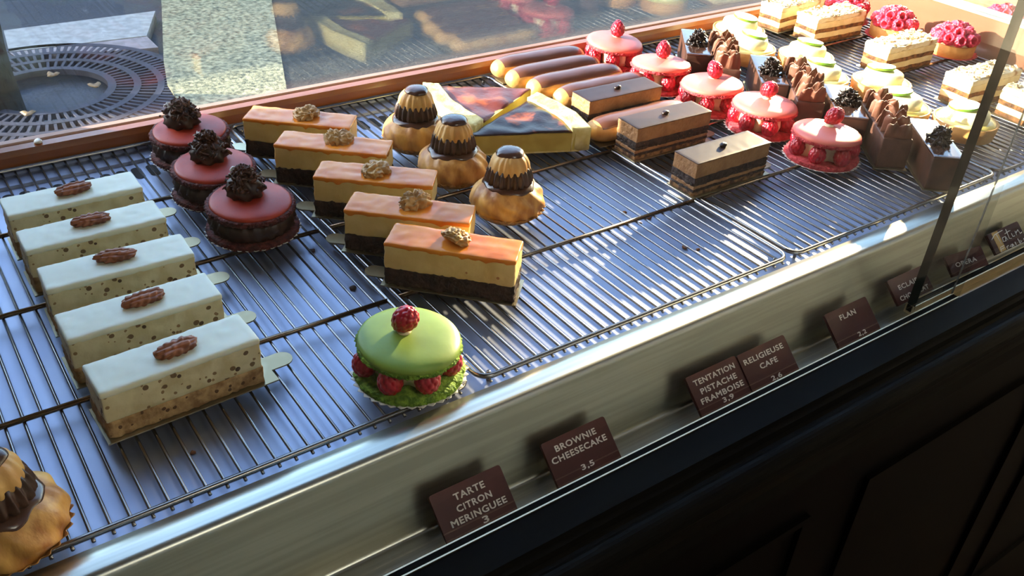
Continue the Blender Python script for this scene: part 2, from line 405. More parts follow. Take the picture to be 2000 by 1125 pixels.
# tree grate
gr = thing('tree_grate', 'round cast iron tree grate with rings of slots, set in the pavement', 'tree grate', (CGX, CGY, SZ))
def ring(r0, r1, z0, z1, n=96):
    return lathe([(r0, z0), (r1, z0), (r1, z1), (r0, z1), (r0, z0)], n)
RR = [0.225, 0.262, 0.345, 0.385, 0.405]
bm = bmesh.new()
for a, b in ((0.185, 0.212), (0.268, 0.292), (0.345, 0.368), (0.425, 0.452)): join_into(bm, ring(a, b, -0.02, 0.0))
link('ring', bm, 'iron', gr, False)
bm = bmesh.new()
for (a, b, n) in ((0.205, 0.275, 60), (0.285, 0.35, 80), (0.36, 0.43, 104)):
    for k in range(n):
        t = 2 * PI * k / n; b4 = bmesh.new(); wd = 0.0046 + 0.002 * (a > 0.3)
        add_box(b4, a, b, -wd, wd, -0.018, -0.001); xform(b4, rot=(0, 0, t)); join_into(bm, b4)
o = link('grate_bars', bm, 'iron', gr, False); o['kind'] = 'stuff'
bm = bmesh.new(); join_into(bm, lathe([(0.0, -0.05), (0.46, -0.05)], 64)); link('soil_bed', bm, 'soil', gr, False)
bm = bmesh.new(); add_tube(bm, [(0, 0, -0.1), (0.01, 0, 0.4), (0.0, 0.02, 1.6), (0.02, 0.0, 3.4)], [0.11, 0.095, 0.09, 0.08], 20)
o = link('street_tree', bm, 'bark', None); o.location = (0.275, CGY - 0.02, SZ)
tag(o, 'dark tree trunk at the far left edge, standing in the street grate', 'tree')
random.seed(5)
for k, (x, y) in enumerate([(0.60, 3.20), (0.36, 3.06), (0.50, 3.36)]):
    bm = bmesh.new(); join_into(bm, lathe([(0, 0.0), (0.012, 0.001), (0.02, 0.006), (0.012, 0.010), (0, 0.006)], 10, lambda p, a, i: p * (1 + 0.35 * math.sin(3 * a + k))))
    o = link('fallen_leaf', bm, 'leaf'); o.location = (x, y, SZ - 0.004)
    tag(o, ['curled dry leaf at the right of the grate opening', 'dry leaf lying nearest the shop in the grate opening', 'small dry leaf lying at the far rim of the grate opening'][k], 'leaf', 'fallen leaves on the tree grate')
# unseen wall added across the street to keep low sun off the ground
struct('wall_sun_block', boxmesh(-12, 14, 6.2, 6.5, SZ - 0.3, 1.0), 'sun_block_wall')

# ------------------------------------------------------------------ counter
ct = thing('display_counter', 'long stainless steel and dark wood pastry display counter below the window', 'display counter')
XL, XR = -1.6 * U, 3.165 * U
TZ = -0.028 * U
bm = extrude_profile([(2.16 * U, TZ + 0.012), (2.158 * U, TZ), (0.953 * U, TZ), (0.953 * U, 0.0)], XL, XR, 4)
link('tray', bm, 'tray_steel', ct, False)
bm = extrude_profile([(2.160 * U, TZ + 0.0035), (2.106 * U, TZ + 0.0035), (2.104 * U, TZ + 0.0002)], XL, XR)
link('tray_ledge', bm, 'tray_steel', ct, False)
# slots in the tray
sp = bmesh.new(); pts = []
for k in range(20):
    a = 2 * PI * k / 20; s = 0.0052; pts.append((s * math.cos(a), s * math.sin(a) + (0.0085 if math.sin(a) >= 0 else -0.0085)))
sp.faces.new([sp.verts.new((x, y, 0)) for x, y in pts])
s0 = None
i = 0; x = -0.32
while x < 3.1:
    if s0 is None: s0 = link('vent_slot', sp, 'slot', ct, False); o = s0
    else: o = s0.copy(); COL.objects.link(o)
    o.location = (x * U, 2.052 * U, TZ + 0.0004); x += 0.0345
# steel front: shelf, ridge, face, gutter
def arc(c, r, a0, a1, n): return [(c[0] + r * math.cos(math.radians(a0 + (a1 - a0) * i / n)), c[1] + r * math.sin(math.radians(a0 + (a1 - a0) * i / n))) for i in range(n + 1)]
prof = [(0.956, -0.03), (0.956, 0.000), (0.9545, 0.003)] + [(0.93, 0.0035)] + arc((0.917, -0.0125), 0.016, 90, 160, 8)
prof += [(0.886, -0.05), (0.862, -0.098), (0.852, -0.124), (0.848, -0.132), (0.843, -0.1335), (0.838, -0.130), (0.765, -0.130)]
link('front_panel', extrude_profile([(y * U, z * U) for y, z in prof], XL, XR, 2), 'steel', ct)
# channels for the sliding glass
def channel(name, yi, yo, xa, xb, zt=-0.110):
    t = 0.0026
    pr = [(yi, zt), (yi - t, zt), (yi - t, zt - 0.016), (yo + t, zt - 0.016), (yo + t, zt), (yo, zt), (yo, zt - 0.022), (yi, zt - 0.022)]
    c = link(name, solid_profile([(y * U, z * U) for y, z in pr], xa, xb), ['alu'], ct, False)
    link('channel_lining', boxmesh(xa + 0.001, xb - 0.001, (yo + t * 1.02) * U, (yi - t * 1.02) * U, (zt - 0.0158) * U, (zt - 0.0004) * U), 'black', c, False)
    return c
channel('glass_channel', 0.789, 0.772, XL, 1.856 * U)
channel('glass_channel', 0.819, 0.800, 1.722 * U, XR, -0.109)
pr = [(0.7718, -0.1125), (0.712, -0.1125), (0.709, -0.122), (0.700, -0.124), (0.697, -0.136), (0.690, -0.138)]
pr += arc((0.670, -0.160), 0.026, 60, 200, 10) + [(0.648, -0.185), (0.655, -0.215), (0.672, -0.222), (0.680, -0.24), (0.680, -0.30), (0.76, -0.30), (0.771, -0.14)]
link('front_moulding', solid_profile([(y * U, z * U) for y, z in pr], XL, 3.6 * U), 'moulding', ct, False)
# panelled front below
bm = bmesh.new(); add_box(bm, XL, 3.6 * U, 0.69 * U, 0.74 * U, FL, -0.29 * U)
link('front_board', bm, 'dark_wood', ct, False)
for (xa, xb) in ((0.55, 1.35), (1.55, 2.35), (2.55, 3.35)):
    bm = bmesh.new()
    for (a, b, c, d) in ((xa, xb, -0.46, -0.44), (xa, xb, -1.52, -1.50), (xa, xa + 0.02, -1.5, -0.46), (xb - 0.02, xb, -1.5, -0.46)):
        add_box(bm, a * U, b * U, 0.677 * U, 0.692 * U, c * U, d * U)
    link('panel_moulding', bm, 'dark_wood', ct, False)
bm = bmesh.new(); add_box(bm, XL, 3.6 * U, 0.80 * U, 2.15 * U, FL, -0.34 * U); link('cabinet_body', bm, 'dark_wood', ct, False)

# sliding glass panes in the channels
def pane(name, label, x0, x1, y, side):
    p = thing(name, label, 'glass pane')
    t = 0.0042
    link('pane', boxmesh(x0, x1, y - t, y + t, -0.118 * U, 0.62), 'pane_glass', p, False)
    if side == 'l': a, b = x0 - 0.0004, x0 + 0.0006
    else: a, b = x1 - 0.0006, x1 + 0.0002
    if side == 'l': link('polished_edge', boxmesh(a, b, y - t * 1.02, y + t * 1.02, -0.118 * U, 0.62), 'glass_edge', p, False)
    else: link('polished_edge', boxmesh(x1 - 0.0004, x1 + 0.0012, y + t - 0.0008, y + t + 0.0004, -0.118 * U, 0.62), 'pane_edge_glass', p, False)
    return p
pane('sliding_glass_pane', 'nearer sliding glass pane in the front channel, ending over the opera tag', -0.95, 1.853 * U, 0.7805 * U, 'r')
pane('sliding_glass_pane', 'rear sliding glass pane whose thick dark edge crosses the eclair tag', 1.728 * U, 3.10 * U, 0.8095 * U, 'l')

# low wooden partition at the right end with steel rail
pt = thing('partition_board', 'reddish varnished wooden partition board with a steel rail, at the right end', 'partition')
link('board', boxmesh(3.168 * U, 3.20 * U, 0.95 * U, 2.163 * U, -0.06, 0.113 * U), 'right_wood', pt, False)
pr = [(3.164, 0.113), (3.164, 0.121), (3.172, 0.123), (3.180, 0.119), (3.190, 0.119), (3.198, 0.126), (3.222, 0.126), (3.222, 0.113)]
bm = bmesh.new()
a = [bm.verts.new((x * U, 0.95 * U, z * U)) for x, z in pr]; b = [bm.verts.new((x * U, 2.163 * U, z * U)) for x, z in pr]
for j in range(len(pr)): bm.faces.new((a[j], a[(j + 1) % len(pr)], b[(j + 1) % len(pr)], b[j]))
link('rail', bm, 'alu', pt, False)
ct2 = thing('side_counter', 'pale display shelf beyond the wooden partition at the top right', 'shelf')
link('shelf_top', boxmesh(3.225 * U, 4.2 * U, 0.9 * U, 2.16 * U, -0.02, -0.01), 'choux_pale', ct2, False)
link('shelf_body', boxmesh(3.225 * U, 4.2 * U, 0.92 * U, 2.14 * U, FL, -0.02), 'dark_wood', ct2, False)

# ------------------------------------------------------------------ wire racks
def rounded_rect(x0, x1, y0, y1, r, z, n=5):
    P = []
    for cx, cy, a0 in ((x1 - r, y1 - r, 0), (x0 + r, y1 - r, 90), (x0 + r, y0 + r, 180), (x1 - r, y0 + r, 270)):
        for i in range(n + 1):
            a = math.radians(a0 + 90 * i / n); P.append((cx + r * math.cos(a), cy + r * math.sin(a), z))
    return P
BR = 0.0023; WR = 0.00125
ZB = -BR; ZW = -0.0044
def rack(label, x0, first=None):
    t = thing('wire_rack', label, 'cooling rack', (x0 * U, 0, 0), 0, 'steel wire racks in the display')
    W = 0.800
    bm = bmesh.new(); add_tube(bm, rounded_rect(0.004 * U, (W - 0.006) * U, 0.985 * U, 2.153 * U, 0.026 * U, ZB), BR, 8, True)
    f = link('frame', bm, 'wire', t)
    for y in (1.272, 1.572, 1.862):
        bm = bmesh.new(); add_tube(bm, [(0.004 * U, y * U, ZB), ((W - 0.006) * U, y * U, ZB)], BR * 0.95, 8); link('crossbar', bm, 'bar', t)
    bm = bmesh.new(); add_tube(bm, [(0, 0.977 * U, ZW - 0.0008), (0, 0.983 * U, ZW), (0, 2.155 * U, ZW)], WR, 6)
    w0 = link('wire', bm, 'wire', t); w0.location.x = 0.0155 * U + 0.0268 * U * 0
    for k in range(1, 29):
        w = w0.copy(); COL.objects.link(w); w.location.x = (0.0155 + 0.0268 * k + 0.005) * U
    w0.location.x = 0.0205 * U
    for (x, y) in ((0.03, 1.0), (0.77, 1.0), (0.03, 2.13), (0.77, 2.13)):
        bm = bmesh.new(); add_tube(bm, [(x * U, y * U, TZ), (x * U, y * U, ZB - 0.0012)], 0.0018, 8); link('foot', bm, 'wire', t)
    return t
r1 = rack('wire rack at the left, under the white pecan slices and red macarons', -0.118)
dup(r1, (0.694 * U, 0, 0), 0, 'second wire rack from the left, mostly empty at the front, under the caramel slices')
dup(r1, (1.502 * U, 0, 0), 0, 'third wire rack, under the opera cakes and pink macarons')
dup(r1, (2.308 * U, 0, 0), 0, 'rightmost wire rack, under the lime tarts and raspberry tarts')

# ------------------------------------------------------------------ pastry kit
def board_mesh(L, W, tab=True, side=1):
    """thin gold card with a rounded pull tab on the +x end"""
    P = [(-L / 2, -W / 2), (L / 2, -W / 2)]
    if tab:
        tw = 0.0085
        P += [(L / 2, -tw), (L / 2 + 0.012, -tw)] + [(L / 2 + 0.012 + tw * math.sin(math.radians(a)), -tw * math.cos(math.radians(a))) for a in range(20, 180, 20)] + [(L / 2 + 0.012, tw), (L / 2, tw)]
    P += [(L / 2, W / 2), (-L / 2, W / 2)]
    P = [(x * side, y) for x, y in P]
    bm = bmesh.new(); prism(bm, P, 0.0, 0.0011); return bm
def pecan_nut_mesh(seed=0):
    def fn(p, a, i):
        da = (a - PI + PI) % (2 * PI) - PI; da = abs(a - PI)
        g = 1 - 0.34 * math.exp(-(da / 0.17) ** 2) - 0.20 * math.exp(-((da - 0.85 - 0.1 * math.sin(p.z * 300)) / 0.14) ** 2)
        q = Vector((p.x * g, p.y * g, p.z)); e = nz(q * 1.0, 330, seed) * 0.0010 + 0.0004 * math.sin(p.z * 1500 + 3 * a)
        return q * (1 + e / 0.006)
    n = 30; prof = []
    for k in range(n + 1):
        t = -1 + 2 * k / n; prof.append((0.0056 * max(0, 1 - abs(t) ** 2.4) ** 0.55 if 0 < k < n else 0, t * 0.0125))
    bm = lathe(prof, 64, fn); xform(bm, rot=(0, PI / 2, 0)); xform(bm, sc=(1.28, 1.35, 0.85), loc=(0, 0, 0.0038)); return bm
def walnut_mesh(seed=0):
    bm = bmesh.new(); bmesh.ops.create_icosphere(bm, subdivisions=5, radius=1)
    for v in bm.verts:
        p = v.co.copy()
        groove = math.exp(-(p.x / 0.13) ** 2) * 0.30
        wob = Vector((nz(p, 1.3, seed), nz(p, 1.3, seed + 4), nz(p, 1.3, seed + 8))) * 0.5
        r1 = 1 - 2.2 * abs(nz(p + wob, 1.9, seed + 1)); r2 = 1 - 2.4 * abs(nz(p + wob, 4.2, seed + 2))
        f = 0.78 - groove + 0.26 * r1 + 0.13 * r2
        v.co = Vector((p.x * 0.0150 * f, p.y * 0.0125 * f, max(-0.35, p.z) * 0.0085 * f))
    return bm
def raspberry_mesh(seed=0, hollow=False):
    bm = bmesh.new(); bmesh.ops.create_icosphere(bm, subdivisions=5, radius=1)
    pts = []; N = 62; ga = PI * (3 - 5 ** 0.5)
    for i in range(N):
        z = 1 - 2 * (i + 0.5) / N; r = (1 - z * z) ** 0.5; pts.append(Vector((r * math.cos(ga * i + seed), r * math.sin(ga * i + seed), z)))
    for v in bm.verts:
        p = v.co.normalized(); d = max(p.dot(q) for q in pts); ang = math.acos(min(1, d)) / 0.27
        b = 0.90 + 0.14 * max(0, 1 - ang * ang) ** 0.5 if ang < 1 else 0.90
        # axis +z = open end (wide), -z = tip
        w = 0.90 + 0.14 * p.z - 0.10 * p.z * p.z
        z = p.z * 1.12 * b; r = b * w
        x, y = p.x * r, p.y * r
        if hollow and p.z > 0.55:
            k = math.hypot(p.x, p.y)            # sink the opening
            if k < 0.55: z -= (0.55 - k) * 2.6
        v.co = Vector((x, y, z)) * 0.0106
    return bm
def flakes(n, R, H, seed, ln=0.010, wd=0.0026, z0=0.0, bm=None):
    """a heap of thin curled shavings"""
    rnd = random.Random(seed); bm = bm or bmesh.new()
    for i in range(n):
        a = rnd.random() * 2 * PI; t = rnd.random() ** 0.6
        hz = rnd.random(); rr = R * t * (1 - 0.75 * hz); c = Vector((rr * math.cos(a), rr * math.sin(a), z0 + H * hz))
        d = Vector((rnd.uniform(-1, 1), rnd.uniform(-1, 1), rnd.uniform(-0.6, 0.9))).normalized()
        s = d.cross(Vector((rnd.uniform(-1, 1), rnd.uniform(-1, 1), rnd.uniform(-1, 1)))).normalized(); nn = d.cross(s)
        L = ln * rnd.uniform(0.4, 1.1); wv = wd * rnd.uniform(0.5, 1.2); K = 4; th = 0.0005; prev = None; cur = rnd.uniform(0.2, 0.55)
        for k in range(K + 1):
            u = k / K - 0.5; q = c + d * (u * L) + nn * (L * cur * (u * u - 0.1))
            ww = wv * (1 - 0.5 * abs(u))
            ring = [bm.verts.new(q + s * ww + nn * th), bm.verts.new(q - s * ww + nn * th), bm.verts.new(q - s * ww - nn * th), bm.verts.new(q + s * ww - nn * th)]
            if prev:
                for j in range(4): bm.faces.new((prev[j], prev[(j + 1) % 4], ring[(j + 1) % 4], ring[j]))
            else: bm.faces.new(ring[::-1])
            prev = ring
        bm.faces.new(prev)
    return bm
def doily_mesh(r0, r1, h, teeth=36, amp=0.0016, n=144):
    def fn(p, a, i):
        if i >= 2:
            k = 1 + (amp / r1) * math.sin(teeth * a) * (1 if i > 2 else 0.6); return Vector((p.x * k, p.y * k, p.z + 0.0004 * math.sin(teeth * a)))
        return p
    return lathe([(0, 0.0004), (r0 * 0.8, 0.0004), (r0, 0.0008), (r1, h), (r1 - 0.0006, h + 0.0002), (r0 - 0.0006, 0.0016), (0, 0.0014)], n, fn)
def shell_mesh(r, h, seed=0):
    prof = [(0, h)]
    for k in range(1, 15):
        t = k / 14; prof.append((r * math.sin(t * PI / 2) ** 0.92, h * (math.cos(t * PI / 2) ** 0.62)))
    prof += [(r * 0.985, -0.0006), (0, -0.0006)]
    def fn(p, a, i):
        s = 1 + 0.008 * nz((math.cos(a), math.sin(a), 0), 1.6, seed); return Vector((p.x * s, p.y * s, p.z + 0.0004 * nz(p, 60, seed)))
    return lathe(prof, 72, fn)
def foot_mesh(r, z0, z1, seed=0):
    prof = []; n = 7
    for k in range(n + 1):
        t = k / n; prof.append((r + 0.0012 * math.sin(t * PI), z0 + (z1 - z0) * t))
    prof = [(0, z0)] + prof + [(0, z1)]
    def fn(p, a, i):
        if 0 < i < len(prof) - 1:
            e = 0.0011 * nz((p.x, p.y, p.z * 1.6), 620, seed) + 0.0007 * nz((p.x, p.y, p.z), 1400, seed + 2) + 0.0008 * nz((p.x, p.y, 0), 90, seed)
            d = Vector((math.cos(a), math.sin(a), 0)); return p + d * e * 1.5
        return p
    return lathe(prof, 260, fn)

LAB = {}
# ---- pecan slices (white cheesecake)
Lp, Wp, Hp = 0.2500 * U, 0.0824 * U, 0.0935 * U
def make_pecan(label, pos, rz, seed, nut_off, nut_rot):
    t = thing('cheesecake_slice', label, 'cake slice', (pos[0] * U, pos[1] * U, 0), rz, 'white pecan cheesecake slices')
    link('cake_board', xform(board_mesh(Lp + 0.012, Wp + 0.006), loc=(0.004, 0, 0)), 'board', t, False)
    link('biscuit_base', rbox(Lp, Wp, 0.0012, 0.0160, 0.0018, 0.0028, 0.0016, 300, seed), 'pecan_base', t)
    link('cheesecake', rbox(Lp - 0.0006, Wp - 0.0006, 0.0154, Hp - 0.0016, 0.0014, 0.003, 0.0010, 170, seed + 3, True), 'pecan_fill', t)
    def drip(x, y, s):
        e = max(abs(x) / (Lp / 2), abs(y) / (Wp / 2))
        return -0.0005 * nz((x, y, 0), 230, seed + 7) - (0.0012 if s < 0 else 0) * (e > 0.96)
    link('white_glaze', rbox(Lp + 0.0004, Wp + 0.0004, Hp - 0.0042, Hp, 0.0019, 0.003, 0.0003, 120, seed + 5, zoff=drip), 'pecan_top', t)
    o = link('pecan_half', pecan_nut_mesh(seed), 'pecan_nut', t); o.location = (nut_off[0], nut_off[1], Hp - 0.0008); o.rotation_euler = (0, 0, nut_rot)
    return t
desc = ['topmost of its column of five, nearest the window', 'second from the window in its column', 'in the middle of its column of five', 'second nearest the counter front in its column', 'nearest the counter front with its card tab showing fully']
PP = [(0.2523, 1.7887, 0.0004), (0.2535, 1.6457, 0.0008), (0.2571, 1.4980, -0.0235), (0.2509, 1.3443, 0.0134), (0.2566, 1.1934, 0.0427)]
NO = [(0.002, 0.0015, 0.22), (0.0, 0.003, 0.05), (0.0, 0.003, -0.12), (0.004, 0.002, 0.16), (0.002, -0.001, 0.2)]
for k in range(5):
    make_pecan('white cheesecake slice with pecan, ' + desc[k], PP[k][:2], PP[k][2], k * 11, NO[k][:2], NO[k][2] - 0.1)

# ---- caramel walnut slices
Lc, Wc, Hc = 0.2538 * U, 0.0808 * U, 0.0960 * U
def make_caramel(label, pos, rz, seed, nr, no):
    t = thing('caramel_brownie_slice', label, 'cake slice', (pos[0] * U, pos[1] * U, 0), rz, 'caramel topped brownie cheesecake slices')
    link('cake_board', board_mesh(Lc + 0.006, Wc + 0.005, True, -1), 'board', t, False)
    link('brownie_base', rbox(Lc, Wc, 0.0012, 0.0185, 0.0014, 0.0026, 0.0022, 260, seed), 'brownie', t)
    wav = lambda x, y, s: (0.0016 * nz((x, y, 0), 60, seed + 2) if s < 0 else 0)
    link('cheesecake', rbox(Lc - 0.0004, Wc - 0.0004, 0.0172, Hc - 0.0020, 0.0012, 0.003, 0.0009, 160, seed + 3, True, zoff=wav), 'caramel_fill', t)
    def drip(x, y, s):
        e = max(abs(x) / (Lc / 2), abs(y) / (Wc / 2)); d = nz((x, y, 0), 130, seed + 7)
        return (-0.0035 * max(0, d - 0.15) / 0.6 if (s < 0 and e > 0.93) else 0) - 0.0005 * d
    link('caramel_glaze', rbox(Lc + 0.0006, Wc + 0.0006, Hc - 0.0040, Hc, 0.0016, 0.003, 0.0004, 110, seed + 5, zoff=drip), 'caramel_top', t)
    o = link('walnut_half', walnut_mesh(seed), 'walnut', t); o.location = (no[0], no[1], Hc + 0.0016); o.rotation_euler = nr
    return t
CP = [(0.7953, 1.9170, -0.7101), (0.8022, 1.7518, -0.7057), (0.8136, 1.5733, -0.6806), (0.8033, 1.4083, -0.7421), (0.8091, 1.2526, -0.7952)]
CD = ['farthest back, beside the window sill', 'second from the window', 'in the middle of the row of five', 'second nearest the front with an upright walnut', 'nearest the front, beside the empty part of the rack']
CW = [((0.1, 0, 1.2), (0.006, 0.003)), ((0.5, 0.2, 0.3), (0.004, 0.004)), ((0.15, 0, 1.1), (0.0, 0.002)), ((1.0, 0, 0.7), (0.004, 0.004)), ((0.3, 0.5, 1.5), (0.001, 0.0035))]
for k in range(5):
    make_caramel('caramel brownie slice with walnut, ' + CD[k], CP[k][:2], CP[k][2], 60 + k * 9, CW[k][0], CW[k][1])

# ---- opera slices
Lo, Wo, Ho = 0.2494 * U, 0.0786 * U, 0.0880 * U
def make_opera(label, pos, rz, seed):
    t = thing('opera_cake', label, 'cake slice', (pos[0] * U, pos[1] * U, 0), rz, 'dark opera cake slices')
    link('cake_board', xform(board_mesh(Lo + 0.008, Wo + 0.005), loc=(0.003, 0, 0)), 'board', t, False)
    z = 0.0012
    for nm, h, mt, am in (('sponge_layer', 0.0045, 'opera_sponge', 0.0020), ('ganache_layer', 0.0034, 'opera_ganache', 0.0016), ('coffee_cream', 0.0036, 'opera_coffee', 0.0015), ('sponge_layer', 0.0032, 'opera_ganache', 0.0022), ('ganache_layer', 0.0066, 'opera_ganache', 0.0018), ('coffee_cream', 0.0165, 'opera_coffee', 0.0010)):
        wv = lambda x, y, s, q=z: 0.0007 * nz((x, y, q * 40), 110, seed)
        link(nm, rbox(Lo - 0.0006, Wo - 0.0006, z - 0.0003, z + h, 0.0008, 0.0028, am, 330, seed + int(z * 9000), True, zoff=wv), mt, t); z += h
    link('chocolate_glaze', rbox(Lo, Wo, z - 0.0002, Ho, 0.0006, 0.004, 0.0002, 200, seed), 'opera_glaze', t)
    bm = bmesh.new(); bmesh.ops.create_icosphere(bm, subdivisions=3, radius=1)
    for v in bm.verts: v.co = Vector((v.co.x * 0.0052, v.co.y * 0.0036, v.co.z * 0.0026 - 0.0006 * math.exp(-(v.co.y / 0.2) ** 2)))
    o = link('coffee_bean', bm, 'bean', t); o.location = (0, 0.001, Ho + 0.0018); o.rotation_euler = (0, 0, 0.2)
    return t
OP = [(1.6183, 1.7163, -0.029), (1.6166, 1.5268, -0.025), (1.6082, 1.3158, -0.001)]
for k, d in enumerate(['farthest back, beside the eclairs', 'in the middle, behind the sunlit one', 'nearest the front, with a brownish sheen on its glaze']):
    make_opera('dark layered opera cake slice, ' + d, OP[k][:2], OP[k][2], 130 + 7 * k)

# ---- macarons
def raspberry(name, parent, loc, rot, mesh=None, m='berry'):
    if mesh is None: return link(name, raspberry_mesh(1), m, parent)
    o = bpy.data.objects.new(name, mesh); COL.objects.link(o); o.parent = parent; o.location = loc; o.rotation_euler = rot; return o
bm = raspberry_mesh(0.3); me_b = bpy.data.meshes.new('raspberry_mesh'); bm.to_mesh(me_b); bm.free()
bm = raspberry_mesh(0.3); me_bp = bpy.data.meshes.new('raspberry_pale_mesh'); bm.to_mesh(me_bp); bm.free()
bm = raspberry_mesh(1.7, True); me_h = bpy.data.meshes.new('raspberry_hollow_mesh'); bm.to_mesh(me_h); bm.free()
for me_, mm_ in ((me_b, 'berry'), (me_h, 'berry_pale'), (me_bp, 'berry_pale')):
    me_.materials.append(MATS[mm_])
    for p in me_.polygons: p.use_smooth = True
def berry_macaron(name, label, pos, color, tilt, tip_rot, off, seed, group=None, base_off=(0, 0), phase=0.0, nb=7, out=(), topoff=(0, 0), flakes_on=False):
    t = thing(name, label, 'macaron', (pos[0] * U, pos[1] * U, 0), 0, group)
    rb = 0.0925 * U; rt = 0.0865 * U; H = 0.078 * U
    link('paper_doily', doily_mesh(rb * 0.93, rb + 0.0022, 0.0030), 'cup_white', t)
    link('base_shell', foot_mesh(rb - 0.0008, 0.0016, 0.0072, seed), color + '_foot', t)
    # filling
    def fl(p, a, i): return Vector((p.x * (1 + 0.12 * math.sin(nb * a + 1)), p.y * (1 + 0.12 * math.sin(nb * a + 1)), p.z))
    link('cream_filling', lathe([(0, 0.006), (rb * 0.60, 0.006), (rb * 0.66, 0.014), (rb * 0.62, H - 0.0075), (0, H - 0.0075)], 56, fl), 'cream', t)
    rnd = random.Random(seed)
    for k in range(nb):
        a = phase + 2 * PI * k / nb; rr = rb - 0.0106 + (out[k] if k < len(out) else 0)
        raspberry('raspberry', t, (rr * math.cos(a), rr * math.sin(a), 0.0172), (PI + rnd.uniform(-0.15, 0.15), rnd.uniform(-0.15, 0.15), a), me_b)
    top = bpy.data.objects.new('top_shell', None)
    s = link('top_shell', shell_mesh(rt, 0.0082, seed), color + '_shell', t); s.location = (topoff[0], topoff[1], H - 0.0042); s.rotation_euler = tilt
    f = link('shell_foot', xform(foot_mesh(rt - 0.0006, -0.0042, 0.0002, seed + 4)), color + '_foot', s)
    c = link('cream_dot', lathe([(0, 0.0026), (0.0040, 0.0022), (0.0056, 0.0006), (0.0052, -0.001), (0, -0.001)], 24), 'cream', s)
    c.location = (off[0], off[1], 0.0080)
    b = raspberry('raspberry', s, (off[0] + tip_rot[3], off[1] + tip_rot[4], 0.0188), tip_rot[:3], me_b)
    if flakes_on: pass
    return t
PK = [(1.8895, 2.0452), (1.8935, 1.8392), (1.9123, 1.6500), (1.9363, 1.4743), (1.9403, 1.2692)]
PL = ['farthest back, its raspberry nearest the window sill', 'second from the window, in front of the chocolate shavings slice', 'in the middle of the row of five', 'second nearest the front, raspberry turned to show its hollow', 'nearest the front, raspberry leaning beside its cream dot']
TR = [(2.7, 0.3, 0, 0.001, 0.001), (2.9, 0.2, 0, 0, 0), (2.5, 0.5, 0.4, 0.001, 0), (0.9, 0.1, 0, 0, 0), (0.6, 0.5, 0.2, 0.0052, 0)]
TT = [(0.05, 0.04, 0), (-0.06, 0.05, 0), (-0.05, -0.02, 0), (0.0, 0.03, 0.0), (-0.02, 0.05, 0)]
for k in range(5):
    berry_macaron('raspberry_macaron', 'pink raspberry macaron cake, ' + PL[k], PK[k], 'pink', TT[k], TR[k], (0.004, 0.003), 200 + 5 * k, 'pink raspberry macaron cakes', phase=0.4 + 0.35 * k, out=[0.0, 0.0012, 0, 0.0016, 0, 0.001, 0])
berry_macaron('pistachio_macaron', 'bright green pistachio macaron cake filled with raspberries, alone at the rack front', (0.5997, 1.0568), 'green', (0.06, 0.03, 0), (0.55, 0.35, 0.3, 0, 0), (-0.003, 0.004), 260, phase=0.15, out=[0, 0, 0, 0.003, 0.001, 0, 0])
# chocolate macarons
def choc_macaron(label, pos, seed, tilt, spread):
    t = thing('chocolate_macaron', label, 'macaron', (pos[0] * U, pos[1] * U, 0), seed, 'red chocolate macaron cakes')
    rb = 0.0935 * U; rt = 0.0890 * U; H = 0.0700 * U
    link('paper_doily', doily_mesh(rb * 0.94, rb + 0.0010, 0.0034), 'cup_white', t)
    link('base_shell', foot_mesh(rb - 0.0008, 0.0016, 0.0070, seed), 'red_foot', t)
    def fl(p, a, i):
        k = 1 + 0.055 * math.sin(22 * a + p.z * 500); return Vector((p.x * k, p.y * k, p.z))
    link('chocolate_cream', lathe([(0, 0.006), (rb * 0.80, 0.006), (rb * 0.90, 0.011), (rb * 0.92, 0.017), (rb * 0.88, H - 0.0065), (0, H - 0.0065)], 160, fl), 'choc_cream', t)
    s = link('top_shell', shell_mesh(rt - 0.003, 0.0066, seed), 'red_shell', t); s.location = (0, 0, H - 0.0010); s.rotation_euler = tilt
    link('shell_foot', foot_mesh(rt - 0.0006, -0.0046, 0.0006, seed + 4), 'red_foot', s)
    def sw(p, a, i):
        k = 1 + 0.16 * math.sin(7 * a + p.z * 420); return Vector((p.x * k, p.y * k, p.z))
    c = link('cream_rosette', lathe([(0, 0), (0.0140, 0.0), (0.0170, 0.004), (0.0165, 0.009), (0.0136, 0.014), (0.0080, 0.019), (0, 0.021)], 84, sw), 'choc_cream', s)
    c.location = (-0.003, 0.006, 0.0060)
    f = link('chocolate_shavings', flakes(300, 0.0205 * spread, 0.018, seed, 0.0072, 0.0017), 'choc_flake', s); f.location = (-0.003, 0.007, 0.0150); f['kind'] = 'stuff'
    fs = link('sugar_dusting', flakes(16, 0.006, 0.004, seed + 2, 0.0034, 0.0010), 'sugar_snow', s); fs.location = (-0.012, 0.012, 0.027); fs['kind'] = 'stuff'
    return t
for k, (p, d) in enumerate([((0.5631, 2.0190), 'farthest back, beside the window sill'), ((0.5463, 1.8175), 'in the middle of the three'), ((0.5546, 1.6297), 'nearest the front with sugar dusted shavings')]):
    o = choc_macaron('red macaron with chocolate shavings, ' + d, p, 300 + k, ((0.02, -0.03, 0), (0.03, 0.02, 0), (0.04, 0.03, 0))[k], (1.15, 1.0, 1.0)[k])
    o.rotation_euler = (0, 0, (0.25, -0.3, -0.2)[k])

